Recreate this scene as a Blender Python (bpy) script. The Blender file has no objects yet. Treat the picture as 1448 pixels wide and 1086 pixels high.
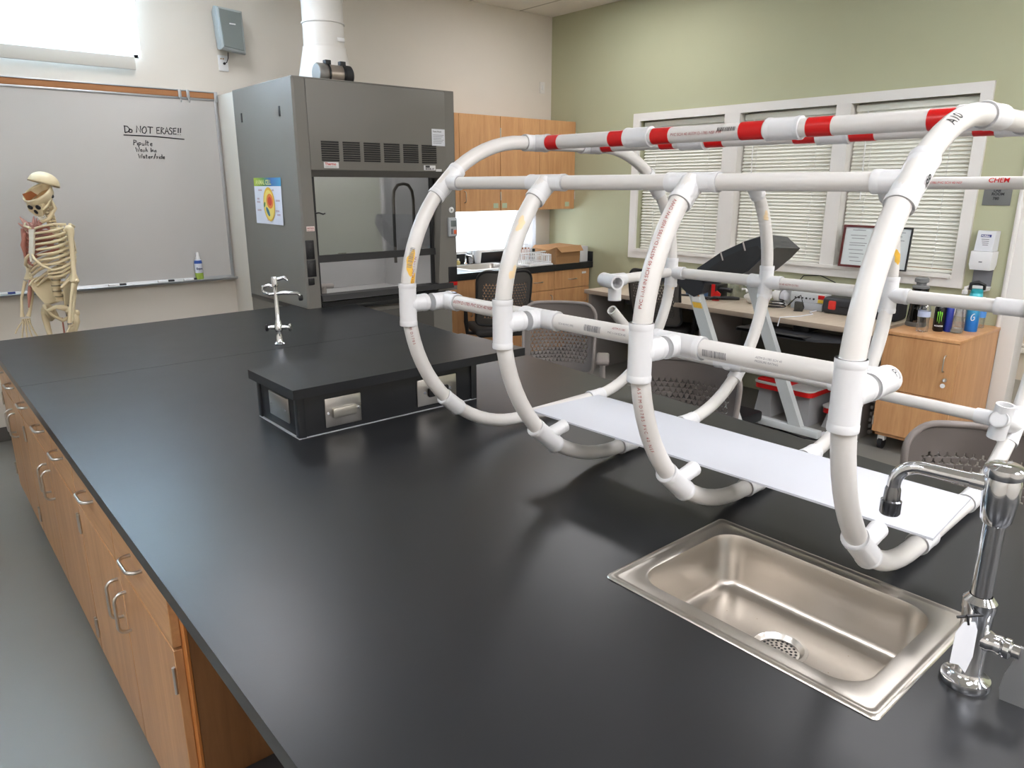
import bpy, bmesh, math, random
from mathutils import Vector, Matrix
random.seed(7)
SC = bpy.context.scene
COL = SC.collection
R = math.radians
PI = math.pi

# ------------------------------------------------------------------ helpers
def V(*a):
    return Vector(a[0]) if len(a) == 1 else Vector(a)

def frame(d):
    d = d.normalized()
    a = Vector((0, 0, 1)) if abs(d.z) < .95 else Vector((1, 0, 0))
    n = d.cross(a).normalized()
    return n, n.cross(d).normalized()

class MB:
    def __init__(self):
        self.bm = bmesh.new()

    def box(self, x0, x1, y0, y1, z0, z1, bev=0.0, seg=2, M=None):
        x0, x1 = min(x0, x1), max(x0, x1); y0, y1 = min(y0, y1), max(y0, y1); z0, z1 = min(z0, z1), max(z0, z1)
        r = bmesh.ops.create_cube(self.bm, size=1.0)
        vs = r['verts']
        for v in vs:
            v.co = Vector(((x0 + x1) / 2 + v.co.x * (x1 - x0), (y0 + y1) / 2 + v.co.y * (y1 - y0), (z0 + z1) / 2 + v.co.z * (z1 - z0)))
        if bev > 0:
            es = list({e for v in vs for e in v.link_edges})
            bev = min(bev, .49 * min(x1 - x0, y1 - y0, z1 - z0))
            rr = bmesh.ops.bevel(self.bm, geom=es, offset=bev, segments=seg, profile=.5, affect='EDGES')
            vs = list({v for f in rr['faces'] for v in f.verts} | {v for v in vs if v.is_valid})
        if M is not None:
            bmesh.ops.transform(self.bm, matrix=M, verts=vs)
        return self

    def tube(self, pts, r, seg=14, cap=True, closed=False, flat=None):
        pts = [Vector(p) for p in pts]
        n = len(pts)
        rs = r if isinstance(r, (list, tuple)) else [r] * n
        tang = []
        for i in range(n):
            if closed:
                t = (pts[(i + 1) % n] - pts[i - 1])
            elif i == 0: t = pts[1] - pts[0]
            elif i == n - 1: t = pts[-1] - pts[-2]
            else: t = (pts[i + 1] - pts[i]).normalized() + (pts[i] - pts[i - 1]).normalized()
            if t.length < 1e-9: t = Vector((0, 0, 1))
            tang.append(t.normalized())
        a, b = frame(tang[0])
        if flat is not None:
            b = Vector(flat); a = b.cross(tang[0]).normalized()
        rings = []
        for i in range(n):
            if i > 0:
                q = tang[i - 1].rotation_difference(tang[i])
                a = q @ a
                a = (a - tang[i] * a.dot(tang[i])).normalized()
            b = tang[i].cross(a).normalized()
            rings.append([self.bm.verts.new(pts[i] + (a * math.cos(2 * PI * k / seg) + b * math.sin(2 * PI * k / seg)) * rs[i]) for k in range(seg)])
        m = n if closed else n - 1
        for i in range(m):
            A, B = rings[i], rings[(i + 1) % n]
            off = 0
            if closed and i == n - 1:
                off = min(range(seg), key=lambda o: (A[0].co - B[o].co).length)
            for k in range(seg):
                try: self.bm.faces.new((A[k], A[(k + 1) % seg], B[(k + 1 + off) % seg], B[(k + off) % seg]))
                except ValueError: pass
        if cap and not closed:
            for rg in (rings[0], rings[-1]):
                try: self.bm.faces.new(rg)
                except ValueError: pass
        return self

    def cyl(self, p0, p1, r0, r1=None, seg=20):
        return self.tube([p0, p1], [r0, r0 if r1 is None else r1], seg)

    def hollow(self, p0, p1, ro, ri, seg=24):
        p0, p1 = Vector(p0), Vector(p1)
        a, b = frame(p1 - p0)
        def ring(p, r): return [self.bm.verts.new(p + (a * math.cos(2 * PI * k / seg) + b * math.sin(2 * PI * k / seg)) * r) for k in range(seg)]
        o0, o1, i1, i0 = ring(p0, ro), ring(p1, ro), ring(p1, ri), ring(p0, ri)
        for A, B in ((o0, o1), (o1, i1), (i1, i0), (i0, o0)):
            for k in range(seg):
                self.bm.faces.new((A[k], A[(k + 1) % seg], B[(k + 1) % seg], B[k]))
        return self

    def lathe(self, prof, c=(0, 0, 0), seg=28, axis=None):
        c = Vector(c)
        if axis is None: a, b, d = Vector((1, 0, 0)), Vector((0, 1, 0)), Vector((0, 0, 1))
        else:
            d = Vector(axis).normalized(); a, b = frame(d)
        rings = []
        for r, z in prof:
            if r < 1e-6: rings.append([self.bm.verts.new(c + d * z)])
            else: rings.append([self.bm.verts.new(c + d * z + (a * math.cos(2 * PI * k / seg) + b * math.sin(2 * PI * k / seg)) * r) for k in range(seg)])
        for A, B in zip(rings[:-1], rings[1:]):
            for k in range(seg):
                if len(A) == 1 and len(B) == 1: continue
                if len(A) == 1: self.bm.faces.new((A[0], B[(k + 1) % seg], B[k]))
                elif len(B) == 1: self.bm.faces.new((A[k], A[(k + 1) % seg], B[0]))
                else: self.bm.faces.new((A[k], A[(k + 1) % seg], B[(k + 1) % seg], B[k]))
        return self

    def ell(self, c, r, M=None, u=18, v=12):
        m = Matrix.Translation(Vector(c)) @ (M.to_4x4() if M is not None else Matrix.Identity(4)) @ Matrix.Diagonal((r[0], r[1], r[2], 1))
        bmesh.ops.create_uvsphere(self.bm, u_segments=u, v_segments=v, radius=1.0, matrix=m)
        return self

    def prism(self, poly, ax, a0, a1):
        # poly: 2D points in the plane of the other two axes (order x,y,z), extruded along ax
        def P(p, t):
            if ax == 'x': return Vector((t, p[0], p[1]))
            if ax == 'y': return Vector((p[0], t, p[1]))
            return Vector((p[0], p[1], t))
        A = [self.bm.verts.new(P(p, a0)) for p in poly]
        B = [self.bm.verts.new(P(p, a1)) for p in poly]
        n = len(poly)
        self.bm.faces.new(A); self.bm.faces.new(B)
        for k in range(n): self.bm.faces.new((A[k], A[(k + 1) % n], B[(k + 1) % n], B[k]))
        return self

    def loft(self, loops, cap=True):
        L = [[self.bm.verts.new(Vector(p)) for p in l] for l in loops]
        n = len(L[0])
        for A, B in zip(L[:-1], L[1:]):
            for k in range(n): self.bm.faces.new((A[k], A[(k + 1) % n], B[(k + 1) % n], B[k]))
        if cap: self.bm.faces.new(L[0]); self.bm.faces.new(L[-1])
        return self

    def face(self, pts):
        self.bm.faces.new([self.bm.verts.new(Vector(p)) for p in pts]); return self

    def holed(self, outer, hole, z0, z1):
        # flat slab with one hole
        bm = self.bm
        rings = {}
        for z in (z0, z1):
            es = []
            for nm, lp in (('o', outer), ('h', hole)):
                vs = [bm.verts.new((p[0], p[1], z)) for p in lp]
                rings[(nm, z)] = vs
                for k in range(len(vs)): es.append(bm.edges.new((vs[k], vs[(k + 1) % len(vs)])))
            bmesh.ops.triangle_fill(bm, use_beauty=True, use_dissolve=False, edges=es)
        for nm in 'oh':
            A, B = rings[(nm, z0)], rings[(nm, z1)]
            for k in range(len(A)): bm.faces.new((A[k], A[(k + 1) % len(A)], B[(k + 1) % len(A)], B[k]))
        return self

    def raw(self, verts, faces):
        vs = [self.bm.verts.new(v) for v in verts]
        for f in faces:
            try: self.bm.faces.new([vs[i] for i in f])
            except ValueError: pass
        return self

    def build(self, name, mat, parent=None, local=False, smooth=True, ang=38, dedupe=True):
        bm = self.bm
        if dedupe: bmesh.ops.recalc_face_normals(bm, faces=bm.faces)
        me = bpy.data.meshes.new(name)
        o = bpy.data.objects.new(name, me)
        COL.objects.link(o)
        if parent is not None:
            o.parent = parent
            if not local:
                bm.transform(wm(parent).inverted())
        else:
            xs = [v.co for v in bm.verts]
            c = Vector(((min(p.x for p in xs) + max(p.x for p in xs)) / 2, (min(p.y for p in xs) + max(p.y for p in xs)) / 2, min(p.z for p in xs)))
            bm.transform(Matrix.Translation(-c)); o.location = c
        bm.to_mesh(me); bm.free()
        if smooth:
            me.polygons.foreach_set('use_smooth', [True] * len(me.polygons))
            me.set_sharp_from_angle(angle=R(ang))
        me.materials.append(mat)
        return o

def wm(o):
    m = Matrix.LocRotScale(o.location, o.rotation_euler, o.scale)
    return wm(o.parent) @ m if o.parent else m

def tag(o, label=None, cat=None, group=None, kind=None):
    if label: o['label'] = label
    if cat: o['category'] = cat
    if group: o['group'] = group
    if kind: o['kind'] = kind
    return o

def thing(name, label, cat, loc, rz=0, group=None):
    o = bpy.data.objects.new(name, None); COL.objects.link(o)
    o.empty_display_size = .1
    o.location = loc; o.rotation_euler = (0, 0, rz)
    return tag(o, label, cat, group)

def kids(o): return [c for c in bpy.data.objects if c.parent == o]

def copy_tree(o, parent=None):
    c = o.copy(); COL.objects.link(c)
    if parent is not None: c.parent = parent
    for ch in kids(o): copy_tree(ch, c)
    return c

def struct(o): o['kind'] = 'structure'; return o

# text -> flat mesh data (x right, y up), centred or left aligned
_tc = {}
def text_geo(s, size=.05, align='LEFT', bold=0.0):
    key = (s, size, align, bold)
    if key in _tc: return _tc[key]
    cu = bpy.data.curves.new('tmp', 'FONT'); cu.body = s; cu.size = size; cu.align_x = align; cu.resolution_u = 3; cu.offset = bold
    ob = bpy.data.objects.new('tmp', cu); COL.objects.link(ob)
    dg = bpy.context.evaluated_depsgraph_get(); dg.update()
    me = bpy.data.meshes.new_from_object(ob.evaluated_get(dg))
    vs = [v.co.copy() for v in me.vertices]; fs = [tuple(p.vertices) for p in me.polygons]
    bpy.data.objects.remove(ob); bpy.data.curves.remove(cu); bpy.data.meshes.remove(me)
    _tc[key] = (vs, fs)
    return vs, fs

def flat_text(mb, s, size, o, ex, ey, off=.0015, align='LEFT', bold=0.0):
    o, ex, ey = Vector(o), Vector(ex).normalized(), Vector(ey).normalized()
    n = ex.cross(ey)
    vs, fs = text_geo(s, size, align, bold)
    mb.raw([o + ex * v.x + ey * v.y + n * off for v in vs], fs)
    return mb

# ------------------------------------------------------------------ materials
MATS = {}
def new_mat(name):
    m = bpy.data.materials.new(name); m.use_nodes = True
    nt = m.node_tree
    return m, nt, nt.nodes['Principled BSDF']

def N(nt, typ, **kw):
    n = nt.nodes.new(typ)
    for k, v in kw.items():
        if k in n.inputs: n.inputs[k].default_value = v
        else: setattr(n, k, v)
    return n

def lin(c):
    return tuple(((x / 12.92) if x <= .04045 else ((x + .055) / 1.055) ** 2.4) for x in [v / 255 for v in c]) + (1,)

def mat(name, rgb, rough=.5, metal=0, bump=0, bscale=200, var=0, vscale=6, spec=.5, coat=0, trans=0, alpha=1, emit=None, estr=0, rvar=0, ior=1.45):
    if name in MATS: return MATS[name]
    m, nt, b = new_mat(name)
    c = lin(rgb)
    b.inputs['Base Color'].default_value = c
    b.inputs['Roughness'].default_value = rough
    b.inputs['Metallic'].default_value = metal
    b.inputs['Specular IOR Level'].default_value = spec
    b.inputs['Coat Weight'].default_value = coat
    b.inputs['Transmission Weight'].default_value = trans
    b.inputs['Alpha'].default_value = alpha
    b.inputs['IOR'].default_value = ior
    tc = N(nt, 'ShaderNodeTexCoord')
    if var:
        no = N(nt, 'ShaderNodeTexNoise', Scale=vscale, Detail=4.0)
        nt.links.new(tc.outputs['Object'], no.inputs['Vector'])
        mx = N(nt, 'ShaderNodeMix', data_type='RGBA')
        mx.inputs['A'].default_value = tuple(x * (1 - var) for x in c[:3]) + (1,)
        mx.inputs['B'].default_value = tuple(min(1, x * (1 + var)) for x in c[:3]) + (1,)
        nt.links.new(no.outputs['Fac'], mx.inputs['Factor'])
        nt.links.new(mx.outputs['Result'], b.inputs['Base Color'])
    if rvar:
        no2 = N(nt, 'ShaderNodeTexNoise', Scale=vscale * 1.7, Detail=3.0)
        nt.links.new(tc.outputs['Object'], no2.inputs['Vector'])
        mr = N(nt, 'ShaderNodeMapRange'); mr.inputs['To Min'].default_value = max(0, rough - rvar); mr.inputs['To Max'].default_value = rough + rvar
        nt.links.new(no2.outputs['Fac'], mr.inputs['Value']); nt.links.new(mr.outputs['Result'], b.inputs['Roughness'])
    if bump:
        nb = N(nt, 'ShaderNodeTexNoise', Scale=bscale, Detail=2.0)
        nt.links.new(tc.outputs['Object'], nb.inputs['Vector'])
        bp = N(nt, 'ShaderNodeBump', Strength=bump, Distance=.002)
        nt.links.new(nb.outputs['Fac'], bp.inputs['Height']); nt.links.new(bp.outputs['Normal'], b.inputs['Normal'])
    if emit:
        b.inputs['Emission Color'].default_value = lin(emit); b.inputs['Emission Strength'].default_value = estr
    MATS[name] = m
    return m

def wood(name, c1, c2, scale=(14, 14, 1.2), rough=.38):
    m, nt, b = new_mat(name)
    tc = N(nt, 'ShaderNodeTexCoord'); mp = N(nt, 'ShaderNodeMapping'); mp.inputs['Scale'].default_value = scale
    n1 = N(nt, 'ShaderNodeTexNoise', Scale=1.3, Detail=6.0, Roughness=.6, Distortion=.6)
    n2 = N(nt, 'ShaderNodeTexNoise', Scale=9.0, Detail=3.0)
    nt.links.new(tc.outputs['Object'], mp.inputs['Vector'])
    nt.links.new(mp.outputs['Vector'], n1.inputs['Vector']); nt.links.new(mp.outputs['Vector'], n2.inputs['Vector'])
    mx0 = N(nt, 'ShaderNodeMath', operation='MULTIPLY_ADD'); mx0.inputs[1].default_value = .35
    nt.links.new(n2.outputs['Fac'], mx0.inputs[0]); nt.links.new(n1.outputs['Fac'], mx0.inputs[2])
    cr = N(nt, 'ShaderNodeValToRGB'); cr.color_ramp.elements[0].position = .42; cr.color_ramp.elements[1].position = .85
    cr.color_ramp.elements[0].color = lin(c1); cr.color_ramp.elements[1].color = lin(c2)
    nt.links.new(mx0.outputs[0], cr.inputs['Fac']); nt.links.new(cr.outputs['Color'], b.inputs['Base Color'])
    b.inputs['Roughness'].default_value = rough
    MATS[name] = m
    return m

def glassy(name, tint=(235, 240, 238), fac=.1, rough=.02, alpha=.9):
    # thin pane: transparent with a faint mirror coat
    m, nt, b = new_mat(name)
    nt.nodes.remove(b)
    out = nt.nodes['Material Output']
    t = N(nt, 'ShaderNodeBsdfTransparent'); t.inputs['Color'].default_value = tuple(x * alpha for x in lin(tint)[:3]) + (1,)
    g = N(nt, 'ShaderNodeBsdfGlossy'); g.inputs['Roughness'].default_value = rough
    fr = N(nt, 'ShaderNodeFresnel'); fr.inputs['IOR'].default_value = 1.45
    ad = N(nt, 'ShaderNodeMath', operation='MULTIPLY_ADD', use_clamp=True); ad.inputs[1].default_value = .45; ad.inputs[2].default_value = fac - .015
    nt.links.new(fr.outputs[0], ad.inputs[0])
    mx = N(nt, 'ShaderNodeMixShader')
    nt.links.new(ad.outputs[0], mx.inputs[0]); nt.links.new(t.outputs[0], mx.inputs[1]); nt.links.new(g.outputs[0], mx.inputs[2])
    nt.links.new(mx.outputs[0], out.inputs['Surface'])
    MATS[name] = m
    return m

def shade_mat(name, rgb, tr=.5):
    m, nt, b = new_mat(name); nt.nodes.remove(b); out = nt.nodes['Material Output']
    d = N(nt, 'ShaderNodeBsdfDiffuse'); d.inputs['Color'].default_value = lin(rgb)
    t = N(nt, 'ShaderNodeBsdfTranslucent'); t.inputs['Color'].default_value = lin(rgb)
    tc = N(nt, 'ShaderNodeTexCoord'); wv = N(nt, 'ShaderNodeTexNoise', Scale=900.0)
    nt.links.new(tc.outputs['Object'], wv.inputs['Vector'])
    bp = N(nt, 'ShaderNodeBump', Strength=.15, Distance=.001); nt.links.new(wv.outputs['Fac'], bp.inputs['Height']); nt.links.new(bp.outputs['Normal'], d.inputs['Normal'])
    mx = N(nt, 'ShaderNodeMixShader'); mx.inputs[0].default_value = tr
    nt.links.new(d.outputs[0], mx.inputs[1]); nt.links.new(t.outputs[0], mx.inputs[2]); nt.links.new(mx.outputs[0], out.inputs['Surface'])
    MATS[name] = m
    return m

def emis(name, rgb, s):
    m, nt, b = new_mat(name)
    b.inputs['Base Color'].default_value = lin(rgb); b.inputs['Emission Color'].default_value = lin(rgb); b.inputs['Emission Strength'].default_value = s
    MATS[name] = m
    return m

def brushed(name, rgb, rough=.28, axis=(2, 120, 120), depth=.05):
    m, nt, b = new_mat(name)
    b.inputs['Metallic'].default_value = 1; b.inputs['Base Color'].default_value = lin(rgb)
    tc = N(nt, 'ShaderNodeTexCoord'); mp = N(nt, 'ShaderNodeMapping'); mp.inputs['Scale'].default_value = axis
    no = N(nt, 'ShaderNodeTexNoise', Scale=3.0, Detail=4.0); nt.links.new(tc.outputs['Object'], mp.inputs['Vector']); nt.links.new(mp.outputs['Vector'], no.inputs['Vector'])
    mr = N(nt, 'ShaderNodeMapRange'); mr.inputs['To Min'].default_value = rough - depth / 2; mr.inputs['To Max'].default_value = rough + depth
    nt.links.new(no.outputs['Fac'], mr.inputs['Value']); nt.links.new(mr.outputs['Result'], b.inputs['Roughness'])
    bp = N(nt, 'ShaderNodeBump', Strength=.0, Distance=.0003); nt.links.new(no.outputs['Fac'], bp.inputs['Height']); nt.links.new(bp.outputs['Normal'], b.inputs['Normal'])
    MATS[name] = m
    return m

M_wall = mat('cream_wall_paint', (216, 209, 198), .75, bump=.12, bscale=260, var=.015)
M_green = mat('sage_green_wall_paint', (176, 177, 147), .75, bump=.12, bscale=260, var=.02)
M_trimw = mat('white_trim_paint', (222, 219, 214), .5, bump=.03, bscale=60)
M_hall = mat('beige_hall_paint', (214, 204, 190), .7, bump=.08, bscale=260)
M_floor = mat('grey_resin_floor', (122, 120, 114), .38, spec=.8, bump=.02, bscale=70, var=.05, vscale=3, rvar=.04)
M_base = mat('grey_rubber_base', (92, 88, 84), .5, bump=.03, bscale=90)
M_epoxy = mat('black_epoxy_resin', (32, 33, 35), .32, bump=.02, bscale=300, var=.03, vscale=5, rvar=.015, spec=.5)
M_epoxyd = mat('black_epoxy_body', (30, 31, 33), .4, bump=.02, bscale=300)
M_wood = wood('maple_veneer', (163, 118, 78), (192, 147, 102))
M_woodh = wood('maple_veneer_across', (163, 118, 78), (192, 147, 102), (14, 1.2, 14))
M_woodu = wood('warm_maple_veneer', (180, 128, 84), (206, 158, 110))
M_woodshade = wood('shaded_maple_panel', (112, 74, 44), (132, 92, 58))  # maple with the shade of the knee space put into its colour
M_edge = mat('amber_edge_band', (178, 112, 56), .4, bump=.03, bscale=90)
M_ss = mat('satin_stainless', (196, 192, 186), .3, metal=1, bump=.004, bscale=30)
M_sink = brushed('sink_stainless', (197, 191, 183), .31, (60, 2, 60), .06)
M_chrome = mat('polished_chrome', (214, 216, 220), .07, metal=1, bump=.01, bscale=40)
M_chromed = mat('knurled_dark_chrome', (120, 122, 126), .2, metal=1, bump=.02, bscale=80)
M_alu = mat('anodised_aluminium', (176, 178, 180), .35, metal=.8, bump=.02, bscale=120)
M_hood = mat('grey_powder_coat', (122, 119, 113), .45, bump=.05, bscale=500, var=.02)
M_hoodd = mat('dark_grey_powder_coat', (84, 82, 78), .5, bump=.05, bscale=500)
M_hoodl = mat('pale_hood_liner', (190, 190, 190), .5, bump=.03, bscale=100, var=.03)
M_blk = mat('black_plastic', (28, 28, 30), .4, bump=.03, bscale=200)
M_blkm = mat('matt_black_metal', (36, 36, 37), .5, bump=.03, bscale=200)
M_white = mat('white_plastic', (228, 228, 228), .35, bump=.01, bscale=60)
M_wht = mat('white_paper', (226, 228, 234), .8, bump=.02, bscale=150)
M_pvc = mat('white_pvc', (207, 204, 200), .3, bump=.01, bscale=40, var=.02, vscale=9)
M_pvcf = mat('white_pvc_fitting', (212, 212, 213), .32, bump=.02, bscale=60)
M_red = mat('red_tape', (196, 24, 24), .28, bump=.04, bscale=60)
M_redp = mat('dark_red_print', (150, 44, 40), .6, bump=.01, bscale=60)
M_ink = mat('black_ink', (30, 30, 34), .6, bump=.01, bscale=60)
M_gink = mat('grey_ink', (112, 112, 116), .6, bump=.01, bscale=60)
M_stain = mat('amber_primer_stain', (226, 178, 66), .5, var=.15, vscale=60)
M_stainp = mat('pale_primer_stain', (224, 200, 160), .5, var=.05, vscale=60)
M_panel = mat('white_plastic_sheet', (196, 198, 205), .4, bump=.02, bscale=40, var=.01)
M_wb = mat('whiteboard_enamel', (190, 187, 183), .22, bump=.01, bscale=30, var=.01)
M_cork = mat('tan_cork_strip', (170, 118, 78), .8, bump=.15, bscale=300, var=.06, vscale=80)
M_spk = mat('grey_speaker_grille', (116, 123, 121), .6, bump=.2, bscale=900)
M_shell = mat('taupe_chair_plastic', (100, 93, 89), .45, bump=.06, bscale=300)
M_rim = mat('light_taupe_chair_rim', (128, 120, 116), .42, bump=.04, bscale=300)
M_shelld = mat('charcoal_chair_mesh', (80, 77, 74), .5, bump=.08, bscale=300)
M_seat = mat('charcoal_seat_fabric', (58, 56, 56), .9, bump=.3, bscale=500)
M_lam = wood('pale_desk_laminate', (186, 170, 150), (202, 188, 170), (2, 14, 14), .45)
M_lame = mat('taupe_desk_edge', (166, 150, 134), .5, bump=.02, bscale=90)
M_deskleg = mat('grey_desk_metal', (152, 146, 142), .45, metal=.2, bump=.02, bscale=200)
M_deskp = mat('olive_grey_desk_panel', (92, 92, 84), .6, bump=.03, bscale=300)
M_tread = mat('silver_grey_paint', (190, 194, 194), .4, bump=.03, bscale=200)
M_treadd = mat('charcoal_console_plastic', (52, 54, 58), .42, bump=.04, bscale=300)
M_bone = mat('ivory_bone_plastic', (222, 205, 168), .42, bump=.06, bscale=90, var=.06, vscale=14)
M_muscle = mat('painted_muscle_red', (184, 124, 108), .5, bump=.08, bscale=90, var=.15, vscale=25)
M_card = mat('brown_cardboard', (172, 132, 92), .85, bump=.06, bscale=120, var=.05, vscale=12)
M_clear = glassy('clear_plastic', (248, 250, 252), .16, .06, 1.0)
M_glass = glassy('window_glass', (232, 236, 240), .06, .01, .93)
M_sash = glassy('sash_glass', (232, 234, 236), .12, .015, .92)
M_smoke = glassy('smoked_plastic', (120, 116, 110), .12, .05, .8)
M_ceil = None

# ceiling tile material: lay-in grid from object coordinates
def ceiling_mat():
    m, nt, b = new_mat('white_ceiling_tile')
    tc = N(nt, 'ShaderNodeTexCoord'); sp = N(nt, 'ShaderNodeSeparateXYZ'); nt.links.new(tc.outputs['Object'], sp.inputs[0])
    outs = []
    for ax, per, ph in (('X', .61, 0.06), ('Y', 1.22, .2)):
        a = N(nt, 'ShaderNodeMath', operation='ADD'); a.inputs[1].default_value = 100 * per + ph; nt.links.new(sp.outputs[ax], a.inputs[0])
        mo = N(nt, 'ShaderNodeMath', operation='MODULO'); mo.inputs[1].default_value = per; nt.links.new(a.outputs[0], mo.inputs[0])
        lt = N(nt, 'ShaderNodeMath', operation='LESS_THAN'); lt.inputs[1].default_value = .022; nt.links.new(mo.outputs[0], lt.inputs[0]); outs.append(lt)
    mxm = N(nt, 'ShaderNodeMath', operation='MAXIMUM'); nt.links.new(outs[0].outputs[0], mxm.inputs[0]); nt.links.new(outs[1].outputs[0], mxm.inputs[1])
    mx = N(nt, 'ShaderNodeMix', data_type='RGBA'); mx.inputs['A'].default_value = lin((232, 229, 222)); mx.inputs['B'].default_value = lin((176, 172, 164))
    nt.links.new(mxm.outputs[0], mx.inputs['Factor']); nt.links.new(mx.outputs['Result'], b.inputs['Base Color'])
    no = N(nt, 'ShaderNodeTexNoise', Scale=220.0); nt.links.new(tc.outputs['Object'], no.inputs['Vector'])
    bp = N(nt, 'ShaderNodeBump', Strength=.4, Distance=.003); nt.links.new(no.outputs['Fac'], bp.inputs['Height']); nt.links.new(bp.outputs['Normal'], b.inputs['Normal'])
    b.inputs['Roughness'].default_value = .9
    return m
M_ceil = ceiling_mat()

# ------------------------------------------------------------------ camera
cam = bpy.data.cameras.new('camera'); co = bpy.data.objects.new('camera', cam); COL.objects.link(co)
co.location = (0, 0, 1.7)
co.rotation_euler = (R(90 - 15.371), R(-.018), R(-40.434))
cam.sensor_width = 36; cam.lens = 36 * 1022.8 / 1448; cam.clip_start = .02
SC.camera = co

# ------------------------------------------------------------------ room shell
XR, YB, ZC = 5.51, 5.84, 3.333
XL, YF = -2.6, -3.2
struct(MB().box(XL - .1, 8.4, YF - .1, YB + .12, -.1, 0).build('floor', M_floor))
struct(MB().box(XL - .1, XR + .12, YF - .1, YB + .12, ZC, ZC + .1).build('ceiling', M_ceil))

def wall_with_holes(name, m, ax, c0, c1, u0, u1, z1, holes):
    # ax 'y': wall slab y in c0..c1, u=x ; ax 'x': u=y
    mb = MB()
    us = sorted({u0, u1} | {h[0] for h in holes} | {h[1] for h in holes})
    zs = sorted({0, z1} | {h[2] for h in holes} | {h[3] for h in holes})
    for a, b in zip(us[:-1], us[1:]):
        run = None
        for zA, zB in list(zip(zs[:-1], zs[1:])) + [(None, None)]:
            solid = zA is not None and not any(h[0] <= a + 1e-6 and b <= h[1] + 1e-6 and h[2] <= zA + 1e-6 and zB <= h[3] + 1e-6 for h in holes)
            if solid: run = (run[0] if run else zA, zB)
            elif run:
                if ax == 'y': mb.box(a, b, c0, c1, run[0], run[1])
                else: mb.box(c0, c1, a, b, run[0], run[1])
                run = None
    return struct(mb.build(name, m, smooth=False))

W1 = (-1.15, 1.577, 2.55, 3.30)         # clerestory window over the whiteboard
W2 = (3.93, 5.30, 1.06, 1.455)          # window between counter and wall cabinets
wall_with_holes('wall_back', M_wall, 'y', YB, YB + .12, XL, XR + .12, ZC, [W1, W2])
G = (1.82, 4.625, 1.10, 2.275)          # interior window in the green wall
DR = (-.1, 1.40, 0.0, 2.2)              # doorway at the right
wall_with_holes('wall_right', M_green, 'x', XR, XR + .12, YF, YB, ZC, [G, DR])
struct(MB().box(XL - .1, XL, YF - .1, YB + .12, 0, ZC).build('wall_left', M_wall))
struct(MB().box(XL, XR + .12, YF - .1, YF, 0, ZC).build('wall_front', M_wall))
struct(MB().box(XL, 2.05, YB - .012, YB, 0, .1, .003).build('baseboard_back', M_base))
struct(MB().box(XR - .012, XR, 4.9, 5.18, 0, .1, .003).build('baseboard_right', M_base))

# windows in the back wall
def window(name, x0, x1, z0, z1):
    w = struct(MB().box(x0, x1, YB + .075, YB + .082, z0, z1).build(name, M_glass))
    f = MB()
    for a in ((x0, x0 + .035, z0, z1), (x1 - .035, x1, z0, z1), (x0, x1, z0, z0 + .035), (x0, x1, z1 - .035, z1)):
        f.box(a[0], a[1], YB + .06, YB + .1, a[2], a[3], .004)
    f.build('window_frame', M_trimw, w)
    return w
window('window_1', *W1)
window('window_2', *W2)
sh = thing('roller_shade', 'large white roller shade glowing over the high window above the whiteboard', 'window shade', (.18, YB - .045, 2.47), 0)
MB().box(-1.2, 1.517, YB - .047, YB - .044, 2.545, 3.305).build('shade_fabric', shade_mat('white_shade_cloth', (240, 240, 236), .62), sh)
MB().box(-1.2, 1.523, YB - .052, YB - .038, 2.467, 2.55, .004).build('hem_bar', mat('shade_hem_cloth', (205, 202, 194), .8, bump=.1, bscale=500), sh)
MB().cyl((-1.2, YB - .03, 3.312), (1.517, YB - .03, 3.312), .018).build('shade_roller', M_white, sh)
sh2 = thing('roller_shade', 'bright white roller shade behind the small counter sink under the wall cabinets', 'window shade', (4.5, YB - .03, 1.06))
MB().box(3.96, 4.98, YB - .032, YB - .029, 1.065, 1.452).build('shade_fabric', shade_mat('thin_white_shade_cloth', (244, 245, 246), .8), sh2)
MB().box(3.96, 4.98, YB - .036, YB - .025, 1.052, 1.07, .003).build('hem_bar', M_white, sh2)
cur = MB()
for k in range(6):
    cur.tube([(5.03 + k * .042, YB - .035 - .008 * (k % 2), 1.06), (5.03 + k * .042, YB - .035 - .008 * (k % 2), 1.452)], .024, 10)
tag(cur.build('curtain', shade_mat('pale_curtain_cloth', (226, 226, 228), .45)), 'gathered pale curtain beside the bright window shade above the cardboard box', 'curtain')

# green wall window trim, mullions, glass
tr = MB()
t0 = XR - .022
y0, y1, z0, z1 = 1.752, 4.70, 1.025, 2.337
for b in ((y0, G[0] + .005, G[2] + .005, G[3] - .005), (G[1] - .005, y1, G[2] + .005, G[3] - .005), (y0, y1, G[3] - .005, z1), (y0, y1, z0, G[2] + .005)):
    tr.box(t0, XR, b[0], b[1], b[2], b[3])
for a, b in ((2.655, 2.765), (3.57, 3.715)):
    tr.box(t0 + .002, XR + .1, a, b, G[2] + .0122, G[3] - .005)
tr.box(XR - .04, XR + .1, G[0] + .006, G[1] - .006, G[2] - .012, G[2] + .012)
struct(tr.build('trim_1', M_trimw))
BAYS = ((1.825, 2.65), (2.77, 3.565), (3.72, 4.62))
for i, (a, b) in enumerate(BAYS):
    w = struct(MB().box(XR + .095, XR + .101, a, b, G[2], G[3]).build('window_%d' % (i + 3), M_glass))
    f = MB()
    for q in ((a, a + .03, G[2], G[3]), (b - .03, b, G[2], G[3]), (a, b, G[2], G[2] + .03), (a, b, G[3] - .05, G[3])):
        f.box(XR + .085, XR + .112, q[0], q[1], q[2], q[3], .003)
    f.build('window_frame', M_trimw, w)
bl_lab = ('white venetian blind in the right window bay with two frames on its sill', 'white venetian blind in the middle window bay behind the exercise machine console', 'white venetian blind in the left window bay nearest the room corner')
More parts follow.
